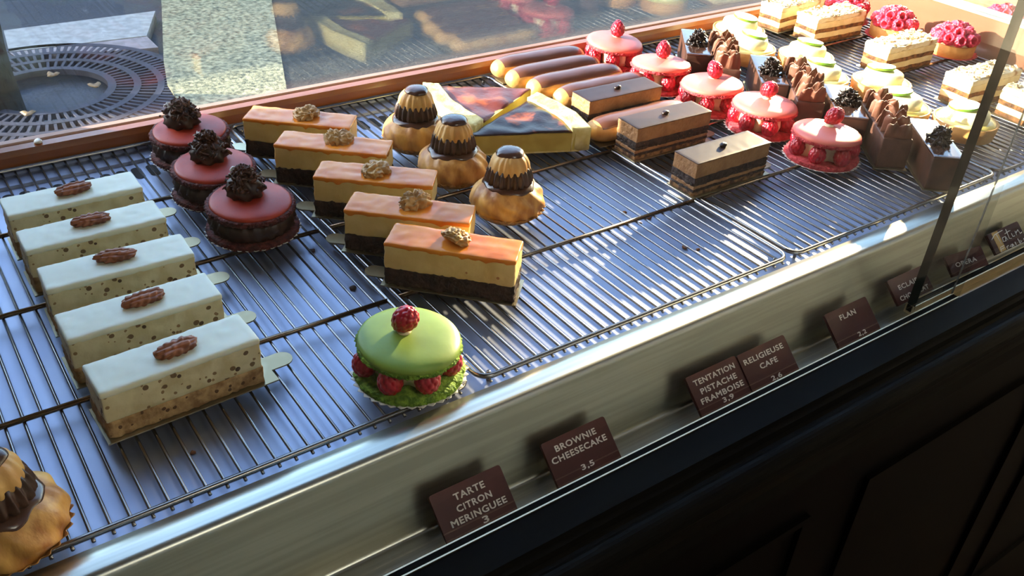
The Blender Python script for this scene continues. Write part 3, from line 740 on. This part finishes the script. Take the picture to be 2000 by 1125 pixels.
# ---- religieuse
def make_relig(label, pos, seed, rz, sc=1.0):
    t = thing('religieuse', label, 'choux pastry', (pos[0] * U, pos[1] * U, 0), rz, 'coffee religieuse choux pastries')
    R = 0.0835 * U; link('paper_cup', doily_mesh(R * 0.74, R * 0.99, 0.010, 30, 0.0016), 'cup_gold', t)
    def nf(p, a, i):
        d = Vector((math.cos(a), math.sin(a), 0)); e = 0.0011 * nz((p.x, p.y, p.z * 2.2), 60, seed) + 0.0011 * math.sin(11 * a + p.z * 320 + 5 * nz(p, 30, seed)); return p + d * e
    prof = [(0, 0.0015), (R * 0.72, 0.0015), (R * 0.90, 0.007), (R * 0.985, 0.014), (R * 0.96, 0.022), (R * 0.84, 0.029), (R * 0.64, 0.0345), (R * 0.40, 0.037), (0, 0.037)]
    def smooth(prof, n=3):
        for _ in range(n):
            q = [prof[0]]
            for A, B in zip(prof, prof[1:]): q += [(A[0] * .75 + B[0] * .25, A[1] * .75 + B[1] * .25), (A[0] * .25 + B[0] * .75, A[1] * .25 + B[1] * .75)]
            q.append(prof[-1]); prof = q
        return prof
    link('choux_body', lathe(smooth(prof, 2), 96, nf), 'choux', t)
    def gf(p, a, i):
        rr = math.hypot(p.x, p.y)
        if rr > R * 0.50:
            k = 1 + 0.10 * nz((math.cos(a), math.sin(a), 0), 2.2, seed + 2); q = Vector((p.x * k, p.y * k, p.z - (k - 1) * R * 0.50)); return q
        return p
    link('glaze_collar', lathe(smooth([(0, 0.0385), (R * 0.42, 0.0385), (R * 0.60, 0.0368), (R * 0.70, 0.0338), (R * 0.715, 0.0318), (R * 0.66, 0.0325), (0, 0.034)], 2), 90, gf), 'coffee_glaze', t)
    def rf(p, a, i):
        k = 1 + 0.055 * math.sin(20 * a) * (1 if 0 < i else 0) + 0.02 * math.sin(41 * a + p.z * 300); return Vector((p.x * k, p.y * k, p.z))
    link('buttercream_flutes', lathe([(0, 0.037), (R * 0.60, 0.0372), (R * 0.60, 0.0400), (R * 0.58, 0.0440), (R * 0.545, 0.0490), (R * 0.50, 0.0525), (R * 0.44, 0.0530), (0, 0.053)], 200, rf), 'coffee_cream', t)
    def hf(p, a, i):
        k = 1 + 0.03 * math.sin(16 * a + 2 * math.sin(3 * a)) * min(1, math.hypot(p.x, p.y) / 0.014) + 0.05 * nz(p, 80, seed + 5); return Vector((p.x * k, p.y * k, p.z))
    link('choux_head', lathe(smooth([(0, 0.045), (R * 0.47, 0.046), (R * 0.53, 0.0500), (R * 0.50, 0.0565), (R * 0.40, 0.0635), (R * 0.20, 0.0678), (0, 0.0685)], 2), 128, hf), 'choux_pale', t)
    def cf(p, a, i):
        k = 1 + 0.16 * nz((math.cos(a), math.sin(a), 0), 1.5, seed + 8) if i > 2 else 1; return Vector((p.x * k + 0.0008, p.y * k - 0.0008, p.z))
    link('glaze_cap', lathe(smooth([(0, 0.0703), (R * 0.18, 0.0700), (R * 0.30, 0.0685), (R * 0.375, 0.0655), (R * 0.36, 0.0642), (0, 0.065)], 2), 64, cf), 'coffee_glaze', t)
    return t
RG = [(1.0588, 1.828), (1.0452, 1.633), (1.0627, 1.433)]
for k, d in enumerate(['farthest back, beside the flan', 'in the middle of the three, behind the front one', 'nearest the front, right of the caramel slices']):
    make_relig('coffee religieuse pastry, ' + d, RG[k], 340 + 3 * k, 0.9 * k)
make_relig('golden coffee religieuse cut off by the lower left corner of the photo', (-0.030, 1.028), 361, 2.2)

# ---- flan wedges
def make_flan(label, rimA, rimB, tip, seed, skin):
    """rimA, rimB: ends of the crust rim; tip: the point of the wedge (layout units, at the top surface)"""
    t = thing('flan_slice', label, 'flan slice', (tip[0] * U, tip[1] * U, 0), 0, 'wedges of baked custard flan')
    A = Vector(((rimA[0] - tip[0]) * U, (rimA[1] - tip[1]) * U, 0)); B = Vector(((rimB[0] - tip[0]) * U, (rimB[1] - tip[1]) * U, 0))
    H = 0.0245; N = 26; Mr = 16
    def P(u, v):  # u 0..1 from tip outwards, v 0..1 between sides
        q = A * (u * (1 - v)) + B * (u * v); ctr = (A + B).normalized(); q += ctr * (0.018 * U * 4 * v * (1 - v) * u); return q
    def wedge(u0, u1, z0, z1, top_noise=0.0, edge=0.0):
        bm = bmesh.new(); T = []; Bm = []
        for i in range(N + 1):
            u = u0 + (u1 - u0) * i / N; rt = []; rb = []
            for j in range(Mr + 1):
                v = j / Mr; p = P(u, v); zz = z1 + top_noise * nz((p.x, p.y, 0), 45, seed) + edge * (abs(2 * v - 1) ** 8)
                rt.append(bm.verts.new((p.x, p.y, zz))); rb.append(bm.verts.new((p.x, p.y, z0)))
            T.append(rt); Bm.append(rb)
        for i in range(N):
            for j in range(Mr): bm.faces.new((T[i][j], T[i + 1][j], T[i + 1][j + 1], T[i][j + 1])); bm.faces.new((Bm[i][j], Bm[i][j + 1], Bm[i + 1][j + 1], Bm[i + 1][j]))
        for i in range(N):
            for j in (0, Mr): bm.faces.new((T[i][j], Bm[i][j], Bm[i + 1][j], T[i + 1][j]))
        for j in range(Mr):
            for i in (0, N): bm.faces.new((T[i][j], T[i][j + 1], Bm[i][j + 1], Bm[i][j]))
        bmesh.ops.remove_doubles(bm, verts=bm.verts[:], dist=1e-5); return bm
    link('custard', wedge(0.0, 0.93, 0.0018, H - 0.0008, 0.0012), 'flan_custard', t, False)
    link('browned_skin', wedge(0.02, 0.90, H - 0.0016, H + 0.0006, 0.0030, -0.0010), skin, t)
    rim = wedge(0.90, 1.06, 0.0012, H + 0.0035, 0.0020)
    for v in rim.verts: v.co += Vector((nz(v.co, 220, seed), nz(v.co, 220, seed + 1), 0)) * 0.0014
    link('pastry_rim', rim, 'flan_rim', t)
    link('pastry_bottom', wedge(0.0, 0.98, 0.0, 0.0022), 'flan_rim', t, False)
    return t
make_flan('front wedge of baked flan with dark blistered skin, crust rim at its right end', (1.430, 1.840), (1.412, 1.600), (1.135, 1.715), 380, 'flan_skin')
make_flan('back wedge of baked flan with reddish brown skin, crust rim at its left end', (1.192, 1.750), (1.222, 2.040), (1.46, 1.892), 391, 'flan_skin_red')

# ---- eclairs
def make_eclair(label, pos, rz, seed, L=0.345):
    t = thing('eclair', label, 'eclair', (pos[0] * U, pos[1] * U, 0), rz, 'chocolate eclairs')
    Lh = L * U / 2; R = 0.0172
    def surf(th0, th1, sc, wob, nt=22, closed=False):
        bm = bmesh.new(); rows = []; nx = 60
        for i in range(nx + 1):
            s = -1 + 2 * i / nx; e = max(0.0, 1 - abs(s) ** 7) ** 0.5; x = s * Lh * (sc ** 0.15)
            a0 = th0 + wob * nz((x, seed, 0), 60, seed) - (0.35 if abs(s) > .8 else 0) * 0; a1 = th1 - wob * nz((x, -seed, 3), 60, seed)
            if th0 > 0.001:                      # glaze closes towards both tips
                k = min(1, (1 - abs(s)) / 0.10); md = (a0 + a1) / 2; a0 = md + (a0 - md) * k ** 0.5; a1 = md + (a1 - md) * k ** 0.5
                x *= 0.965
            row = []
            for j in range(nt + 1):
                a = a0 + (a1 - a0) * j / nt
                rr = R * sc * e * (1 + 0.03 * nz((x * 30, math.cos(a), math.sin(a)), 1.2, seed))
                edge = (0.5 - abs(j / nt - 0.5)) * nt if th0 > 0.001 else 9
                if edge < 1: rr = R * e * 0.985
                row.append(bm.verts.new((x, -math.cos(a) * rr * 1.12, 0.0138 + math.sin(a) * rr * (0.86 if math.sin(a) > 0 else 0.80))))
            rows.append(row)
        for i in range(nx):
            for j in range(nt): bm.faces.new((rows[i][j], rows[i + 1][j], rows[i + 1][j + 1], rows[i][j + 1]))
        bmesh.ops.remove_doubles(bm, verts=bm.verts[:], dist=1e-6); return bm
    link('choux_shell', surf(0, 2 * PI, 1.0, 0, 36), 'choux_pale', t)
    link('chocolate_glaze', surf(0.50, PI - 0.50, 1.055, 0.16), 'eclair_glaze', t)
    link('paper_strip', boxmesh(-Lh * 0.9, Lh * 0.96, -0.016, 0.016, -0.0006, 0.0006), 'board', t, False)
    return t
EC = [(1.640, 2.098, -0.03, 'farthest back, against the window sill'), (1.632, 2.012, -0.03, 'second from the window'), (1.645, 1.926, -0.035, 'third from the window, beside the flan rim'), (1.672, 1.836, -0.03, 'fourth from the window, behind the back opera slice'), (1.622, 1.625, -0.02, 'lying alone between two opera slices')]
for k, (x, y, r, d) in enumerate(EC):
    make_eclair('chocolate glazed eclair, ' + d, (x, y), r, 400 + k, 0.330 if k < 4 else 0.345)

# ---- chocolate slices with ruffles / shavings
Lk, Wk, Hk = 0.235 * U, 0.076 * U, 0.090 * U
def k_base(name, label, pos, rz, seed, group):
    t = thing(name, label, 'cake slice', (pos[0] * U, pos[1] * U, 0), rz, group)
    link('cake_board', board_mesh(Lk + 0.005, Wk + 0.004, False), 'board', t, False)
    return t
def make_shaving(label, pos, rz, seed):
    t = k_base('chocolate_slice', label, pos, rz, seed, 'chocolate slices topped with shavings')
    link('chocolate_cake', rbox(Lk, Wk, 0.0012, Hk - 0.001, 0.0012, 0.004, 0.0006, 160, seed, True), 'choc_block', t)
    link('mirror_glaze', rbox(Lk + 0.0004, Wk + 0.0004, Hk - 0.003, Hk, 0.0010, 0.005), 'choc_mirror', t)
    o = link('chocolate_shavings', flakes(130, 0.0165, 0.0165, seed, 0.013, 0.0022), 'black_flake', t); o.location = (-0.012, 0.0, Hk); o['kind'] = 'stuff'
    return t
def make_ruffle(label, pos, rz, seed):
    t = k_base('ruffle_cake', label, pos, rz, seed, 'chocolate slices wrapped in ruffled sheets')
    link('chocolate_cake', rbox(Lk, Wk, 0.0012, Hk * 0.93, 0.002, 0.004, 0.0010, 160, seed, True), 'truffle', t)
    n = 8; rnd = random.Random(seed)
    for k in range(n):
        # curved upright sheets across the slice, one behind the other
        bm = bmesh.new(); nx = 34; nzr = 8; x0 = -Lk / 2 + 0.004 + (Lk - 0.006) * k / (n - 1); hgt = 0.0250 + 0.007 * rnd.random() + 0.003 * math.sin(k * 0.8); cx = rnd.uniform(-0.004, 0.004)
        F = []; Bk = []
        for i in range(nx + 1):
            v = -1 + 2 * i / nx; row = []; rowb = []
            for j in range(nzr + 1):
                w = j / nzr; lp = -0.46 + cx * 40; prof = hgt * (0.42 + 0.62 * max(1.02 * math.exp(-((v - lp) / 0.56) ** 4), 0.84 * math.exp(-((v - lp - 0.95) / 0.58) ** 4)) + 0.09 * nz((v, k, 0), 4, seed) + 0.03 * nz((v, k, 1), 14, seed))
                y = v * (Wk / 2 - 0.0005) * (1 - 0.12 * w) + cx * w * 0.4
                x = x0 - 0.005 * (1 - v * v) * w + 0.0022 * math.sin(v * 6 + k * 1.7) * w - 0.003 * w + (0.0022 if v > 0 else 0) * w
                z = Hk * 0.50 + (Hk * 0.36) + prof * w - hgt * 0.15 + 0.0016 * nz((v, w, k), 5, seed) * w
                if j == 0: z = Hk * (0.30 if k == 0 else 0.72)
                row.append(bm.verts.new((x, y, z))); rowb.append(bm.verts.new((x + 0.0011, y, z)))
            F.append(row); Bk.append(rowb)
        for i in range(nx):
            for j in range(nzr):
                bm.faces.new((F[i][j], F[i + 1][j], F[i + 1][j + 1], F[i][j + 1])); bm.faces.new((Bk[i][j], Bk[i][j + 1], Bk[i + 1][j + 1], Bk[i + 1][j]))
            bm.faces.new((F[i][nzr], F[i + 1][nzr], Bk[i + 1][nzr], Bk[i][nzr]))
        for j in range(nzr):
            for i in (0, nx): bm.faces.new((F[i][j], F[i][j + 1], Bk[i][j + 1], Bk[i][j]))
        link('chocolate_sheet', bm, 'choc_sheet', t)
    return t
KA = 0.88
def kpos(fx, fy):   # front-left corner -> centre
    c, s = math.cos(KA), math.sin(KA); return (fx + 0.1175 * c + 0.040 * s, fy + 0.1175 * s - 0.040 * c)
KY = [1.832, 1.715, 1.560, 1.432, 1.298, 1.163, 1.025]
KD = ['farthest back, beside the sill bar', 'behind the third pink macaron, in full sun', 'between two ruffled slices, behind the fourth pink macaron',
      'in the middle of the group, behind the fourth pink macaron', 'with glossy black shavings, in the middle of the group', 'nearest the front, dark and tall, right of the front pink macaron', 'nearest the front, beside the thick glass edge']
KX = [1.985, 1.985, 2.010, 2.010, 2.018, 2.021, 2.029]
for k in range(7):
    p = kpos(KX[k], KY[k])
    if k % 2 == 0: make_shaving('chocolate slice with shavings, ' + KD[k], p, KA, 500 + k)
    else: make_ruffle('ruffled chocolate cake slice, ' + KD[k], p, KA, 500 + k)

# ---- lime tarts
def make_lime_tart(label, pos, seed, rz):
    t = thing('lime_tart', label, 'tart', (pos[0] * U, pos[1] * U, 0), rz, 'lemon tarts with lime slices')
    R = 0.0875 * U; h = 0.0190
    link('pastry_case', lathe([(0, 0), (R * 0.90, 0), (R * 0.95, 0.001), (R, h), (R - 0.0022, h + 0.0006), (R - 0.0035, h - 0.001), (0, h - 0.002)], 72, lambda p, a, i: p + Vector((math.cos(a), math.sin(a), 0)) * (0.0005 * nz(p, 260, seed))), 'crust', t)
    link('lemon_cream', lathe([(R - 0.003, h - 0.0015), (R - 0.0045, h + 0.0012), (R * 0.7, h + 0.0022), (0, h + 0.0024)], 64), 'lemon', t)
    link('lemon_mousse', lathe([(R * 0.66, h + 0.001), (R * 0.68, h + 0.006), (R * 0.64, h + 0.0125), (R * 0.50, h + 0.0150), (0, h + 0.0155)], 64), 'lemon_mousse', t)
    s = thing('lime_slice', '', '', (0, 0, 0)); bpy.data.objects.remove(s)
    rl = 0.0185
    s = link('lime_slice', lathe([(0, -0.0016), (rl - 0.0008, -0.0016), (rl, -0.0008), (rl, 0.0008), (rl - 0.0008, 0.0016), (rl - 0.0016, 0.0016)], 64), 'lime_rind', t)
    s.location = (0.006, -0.004, h + 0.0172); s.rotation_euler = (0.10, 0.10, 0)
    link('pith', lathe([(rl - 0.0006, 0.00162), (rl - 0.0030, 0.0019), (0, 0.0019)], 64), 'lime_pith', s)
    bm = bmesh.new()
    for k in range(9):
        a0 = 2 * PI * k / 9 + 0.06; a1 = 2 * PI * (k + 1) / 9 - 0.06; c = bm.verts.new((0.0016 * math.cos((a0 + a1) / 2), 0.0016 * math.sin((a0 + a1) / 2), 0.0023)); L_ = [bm.verts.new(((rl - 0.0034) * math.cos(a0 + (a1 - a0) * i / 6), (rl - 0.0034) * math.sin(a0 + (a1 - a0) * i / 6), 0.0023)) for i in range(7)]
        for i in range(6): bm.faces.new((c, L_[i], L_[i + 1]))
    link('flesh', bm, 'lime_flesh', s, False)
    return t
LT = [(2.435, 2.030), (2.325, 1.885), (2.440, 1.745), (2.330, 1.600), (2.470, 1.480), (2.352, 1.335), (2.440, 1.180)]
LD = ['farthest back, beside the window sill', 'second from the window, over the sunlit ruffles', 'third from the window', 'in the middle of the group with a bright green rind', 'third nearest the front, in full glare', 'second nearest the front, behind the dark ruffled cake', 'nearest the front, crossed by the thick glass edge']
for k in range(7): make_lime_tart('lemon tart with lime slice, ' + LD[k], LT[k], 600 + k, 0.5 * k)

# ---- layered almond slices
Lm, Wm, Hm = 0.2480 * U, 0.0935 * U, 0.0930 * U
def make_mille(label, pos, rz, seed):
    t = thing('almond_layer_slice', label, 'cake slice', (pos[0] * U, pos[1] * U, 0), rz, 'layered cream slices with flaked almonds')
    link('cake_board', board_mesh(Lm + 0.006, Wm + 0.006, False), 'board', t, False)
    z = 0.0012
    for nm, h, mt in (('pastry_layer', 0.0058, 'mille_leaf'), ('cream_layer', 0.0085, 'mille_cream'), ('pastry_layer', 0.0062, 'mille_leaf'), ('cream_layer', 0.0100, 'mille_cream')):
        link(nm, rbox(Lm, Wm, z - 0.0003, z + h, 0.0012, 0.0034, 0.0013, 260, seed + int(z * 9999), True, zoff=lambda x, y, s: 0.001 * nz((x, y, 0), 80, seed)), mt, t); z += h
    link('browned_top', rbox(Lm + 0.001, Wm + 0.001, z - 0.0005, Hm - 0.0028, 0.0022, 0.003, 0.0016, 220, seed), 'mille_top', t)
    o = link('flaked_almonds', flakes(120, 1.0, 0.0050, seed, 0.0085, 0.0034), 'almond', t); o['kind'] = 'stuff'
    me = o.data; rnd = random.Random(seed); 
    # spread the heap along the slice
    for v0 in range(0, len(me.vertices), 20):
        vs = [me.vertices[i] for i in range(v0, min(v0 + 20, len(me.vertices)))]
        c = sum((v.co for v in vs), Vector()) / len(vs); n = Vector((rnd.uniform(-0.46, 0.46) * Lm, rnd.uniform(-0.44, 0.44) * Wm, Hm - 0.0030 + rnd.random() * 0.0035))
        for v in vs:
            d = v.co - c; v.co = n + Vector((d.x, d.y, d.z * 0.55))
    o = link('icing_sugar', rbox(Lm * 0.42, Wm * 0.86, Hm - 0.0032, Hm - 0.0018, 0.0006, 0.003, 0.001, 200, seed + 3), 'sugar_snow', t); o.location.x = -Lm * 0.22
    return t
MP = [(2.755, 2.075, 0.06), (2.780, 1.9244, -0.039), (2.7465, 1.6161, -0.029), (2.7347, 1.3179, -0.050), (2.7837, 1.1600, -0.068)]
MD = ['farthest back, beside the sill', 'in front of the farthest raspberry tarts', 'in the middle, in front of the nearest raspberry tart', 'second nearest the front, crossed by the thick glass edge', 'nearest the front, at the right edge of the photo']
for k in range(5): make_mille('layered almond slice, ' + MD[k], MP[k][:2], MP[k][2], 700 + k)

# ---- raspberry tarts
def make_rasp_tart(label, pos, seed, rz):
    t = thing('raspberry_tart', label, 'tart', (pos[0] * U, pos[1] * U, 0), rz, 'raspberry tarts')
    R = 0.076 * U; h = 0.0190
    link('paper_doily', doily_mesh(R * 0.98, R + 0.0052, 0.0026, 26), 'pink_foot', t)
    link('pastry_case', lathe([(0, 0.001), (R * 0.93, 0.001), (R * 0.97, 0.002), (R, h), (R - 0.0024, h + 0.0006), (R - 0.004, h - 0.002), (0, h - 0.003)], 72, lambda p, a, i: p + Vector((math.cos(a), math.sin(a), 0)) * (0.0007 * nz(p, 240, seed))), 'crust', t)
    link('cream_bed', lathe([(R - 0.003, h - 0.0015), (R - 0.007, h + 0.003), (R * 0.5, h + 0.007), (0, h + 0.008)], 48), 'cream', t)
    rnd = random.Random(seed)
    for n, rr, zz, tl in ((10, R - 0.0085, h + 0.0075, 1.25), (6, R * 0.44, h + 0.0160, 0.75), (1, 0.0, h + 0.0215, 0.1)):
        for k in range(n):
            a = 2 * PI * (k + 0.3 * rnd.random()) / n + (0.3 if n == 6 else 0)
            o = raspberry('raspberry', t, (rr * math.cos(a), rr * math.sin(a), zz + rnd.uniform(-0.0008, 0.0008)), (0, 0, 0), me_h if rnd.random() < 0.7 else me_bp)
            o.rotation_euler = (0, tl + rnd.uniform(-0.35, 0.35), a + rnd.uniform(-0.3, 0.3))
    return t
for k, (p, d) in enumerate([((2.985, 2.010), 'farthest back at the top edge of the photo'), ((2.985, 1.808), 'in the middle of the three'), ((3.035, 1.602), 'nearest the front, casting its shadow on the wooden partition')]):
    make_rasp_tart('tart piled with raspberries, ' + d, p, 800 + k, 0.7 * k)
for k, p in enumerate([(3.40, 1.64), (3.52, 1.47)]):
    o = make_rasp_tart(['red berry tart beyond the wooden partition, the one nearer the window', 'red berry tart beyond the wooden partition, the one nearer the glass edge'][k], p, 820 + k, 0.3)

# ------------------------------------------------------------------ price tags
def text_obj(body, parent, cx, cy, width, z, hmax=None, bold=0.026):
    cu = bpy.data.curves.new('lettering', 'FONT'); cu.body = body; cu.size = 1.0; cu.align_x = 'CENTER'; cu.align_y = 'CENTER'
    cu.extrude = 0.0; cu.resolution_u = 3; cu.space_character = 1.10
    tmp = bpy.data.objects.new('lettering_tmp', cu); COL.objects.link(tmp)
    bpy.context.view_layer.update()
    dg = bpy.context.evaluated_depsgraph_get(); me = bpy.data.meshes.new_from_object(tmp.evaluated_get(dg))
    bpy.data.objects.remove(tmp)
    bmb = bmesh.new()
    for i, (dx, dy) in enumerate(((0, 0), (1, 0), (-1, 0), (0, 1), (0, -1), (.7, .7), (-.7, .7), (.7, -.7), (-.7, -.7))):
        b1 = bmesh.new(); b1.from_mesh(me); bmesh.ops.translate(b1, vec=(dx * bold, dy * bold, 0), verts=b1.verts[:]); join_into(bmb, b1)
    bmb.to_mesh(me); bmb.free()
    xs = [v.co.x for v in me.vertices]; ys = [v.co.y for v in me.vertices]
    mx, my = (min(xs) + max(xs)) / 2, (min(ys) + max(ys)) / 2; s = width / (max(xs) - min(xs)); sy = s
    if hmax: sy = hmax / (max(ys) - min(ys))
    for v in me.vertices: v.co = Vector(((v.co.x - mx) * s, (v.co.y - my) * sy, 0))
    me.materials.append(MATS['tag_text'])
    o = bpy.data.objects.new('lettering', me); COL.objects.link(o); o.parent = parent; o.location = (cx, cy, z)
    return o
TL = math.atan2(0.049, 0.055)
def price_tag(label, x, ytop, ztop, lines, W=0.133, rz=0.0, strokes=None, H=0.078):
    t = thing('price_tag', label, 'price tag', (x * U, ytop * U, ztop * U), 0, 'brown price tags along the counter front')
    t.rotation_euler = (TL, 0, rz)
    w = W * U; h = H * U; r = 0.0022
    P = [(r, 0), (w - r, 0)] + [(w - r + r * math.sin(a), -r + r * math.cos(a)) for a in (0.5, 1.0, 1.5)] + [(w, -h), (0, -h), (0, -r)] + [(r - r * math.cos(a), -r + r * math.sin(a)) for a in (0.5, 1.0)]
    bm = bmesh.new(); prism(bm, P, -0.0014, 0.0); link('card', bm, 'tag', t, False)
    bm = bmesh.new(); add_box(bm, 0.0003, 0.010, -h, -0.0006, -0.0034, -0.0022)
    link('bracket', bm, 'tag', t, False)
    for (s, a, b, wd, ch) in lines:
        text_obj(s, t, a * w, -b * 0.074 * U, wd * w, 0.00025, ch * U)
    if strokes:
        for pts in strokes:
            bm = bmesh.new(); add_tube(bm, [(px * w, -py * (H - 0.001) * U, 0.0003) for px, py in pts], 0.00042, 6); link('handwriting', bm, 'tag_text', t)
        link('tape', boxmesh(0.13 * w, 0.32 * w, -0.98 * H * U, -0.02 * H * U, 0.00005, 0.0002), 'tape', t, False)
    return t
CH = 0.0110
price_tag('brown price tag reading TARTE CITRON MERINGUEE 3, leftmost of the tags', 0.514, 0.850, -0.064, [('TARTE', .50, .24, .43, CH), ('CITRON', .51, .49, .49, CH), ('MERINGUEE', .52, .73, .78, CH), ('3', .56, .93, .085, CH)])
price_tag('brown price tag reading BROWNIE CHEESECAKE 3,5', 0.731, 0.851, -0.064, [('BROWNIE', .48, .23, .64, CH), ('CHEESECAKE', .48, .46, .86, CH), ('3,5', .50, .87, .20, CH)], 0.137)
price_tag('brown price tag reading TENTATION PISTACHE FRAMBOISE 3,9', 1.065, 0.851, -0.064, [('TENTATION', .50, .22, .82, CH), ('PISTACHE', .51, .47, .72, CH), ('FRAMBOISE', .51, .71, .85, CH), ('3,9', .56, .91, .22, CH)], 0.132)
price_tag('brown price tag reading RELIGIEUSE CAFE 2,6', 1.199, 0.848, -0.064, [('RELIGIEUSE', .48, .25, .83, CH), ('CAFE', .50, .51, .37, CH), ('2,6', .53, .93, .22, CH)], 0.134)
price_tag('brown price tag reading FLAN 2,2', 1.461, 0.849, -0.064, [('FLAN', .46, .26, .38, CH), ('2,2', .58, .90, .20, CH)], 0.136)
price_tag('brown price tag reading ECLAIR CHOCOLAT, crossed by the thick glass edge', 1.691, 0.862, -0.064, [('ECLAIR', .46, .33, .56, CH), ('CHOCOLAT', .50, .65, .80, CH)], 0.131, H=0.060)
price_tag('brown price tag reading OPERA, crossed by the thin glass edge', 1.905, 0.858, -0.066, [('OPERA', .46, .36, .58, CH)], 0.128, -0.10, H=0.050)
hand = [[(.06, .30), (.20, .14), (.46, .10)], [(.24, .14), (.26, .66)], [(.44, .42), (.36, .42), (.34, .60), (.42, .62), (.46, .42), (.48, .62)], [(.56, .12), (.54, .60), (.60, .62)], [(.48, .30), (.64, .26)],
        [(.66, .40), (.66, .58), (.72, .58)], [(.66, .26), (.665, .28)], [(.78, .60), (.79, .38), (.80, .48), (.88, .38), (.90, .60), (.96, .56)],
        [(.30, .78), (.18, .78), (.16, 1.0)], [(.16, .88), (.28, .87)], [(.36, 1.0), (.36, .88), (.42, .86)], [(.52, .88), (.46, .94), (.52, 1.0), (.55, .88), (.57, 1.0)], [(.64, .84), (.64, 1.0)], [(.76, .76), (.76, 1.0), (.84, .94), (.78, .88)], [(.92, .86), (.92, 1.0)]]
price_tag('brown price tag with white handwriting and a strip of tape, farthest right', 2.085, 0.862, -0.062, [], 0.137, 0.0, hand, H=0.053)

# ------------------------------------------------------------------ crumbs
def crumb_mesh(seed, s):
    bm = bmesh.new(); bmesh.ops.create_icosphere(bm, subdivisions=2, radius=s)
    for v in bm.verts:
        v.co *= 1 + 0.6 * nz(v.co, 1.2 / s, seed); v.co.z *= 0.55
    return bm
CR = [(1.275, 1.395, 0.0018, 'crumb', 'pale'), (1.330, 1.335, 0.0026, 'crumb', 'larger brown'), (1.365, 1.290, 0.0030, 'crumb', 'largest brown'), (1.330, 1.280, 0.0018, 'crumb', 'small'),
      (1.345, 1.150, 0.0030, 'crumb', 'flat golden'), (1.365, 1.130, 0.0018, 'crumb', 'tiny golden'), (1.515, 1.165, 0.0018, 'crumb', 'reddish'), (0.640, 1.535, 0.0030, 'crumb_dark', 'dark'), (0.650, 1.37, 0.0030, 'crumb_dark', 'dark'), (0.235, 1.09, 0.0018, 'crumb', 'pale')]
CLB = ['pale crumb on the tray right of the front religieuse', 'brown crumb left of the empty rack bar end', 'largest brown crumb at the rack bar end', 'small crumb below the rack bar end', 'flat golden crumb on the sunlit tray front', 'tiny golden crumb beside the flat golden one', 'reddish crumb in front of the sunlit opera slice', 'dark crumb in front of the nearest red macaron', 'dark crumb left of the nearest caramel slice tab', 'pale crumb on the wires in front of the nearest pecan slice']
for k, (x, y, s, m_, _) in enumerate(CR):
    o = link('crumb', crumb_mesh(k, s), m_); o.location = (x * U, y * U, TZ + s * 0.5); tag(o, CLB[k], 'crumb', 'crumbs on the tray')
o = link('sugar_pearl', crumb_mesh(30, 0.0040), 'white_bit'); o.location = (0.262 * U, 2.182 * U, 0.036 * U + 0.0015); tag(o, 'white crumb lying on the wooden window sill at the left', 'crumb')
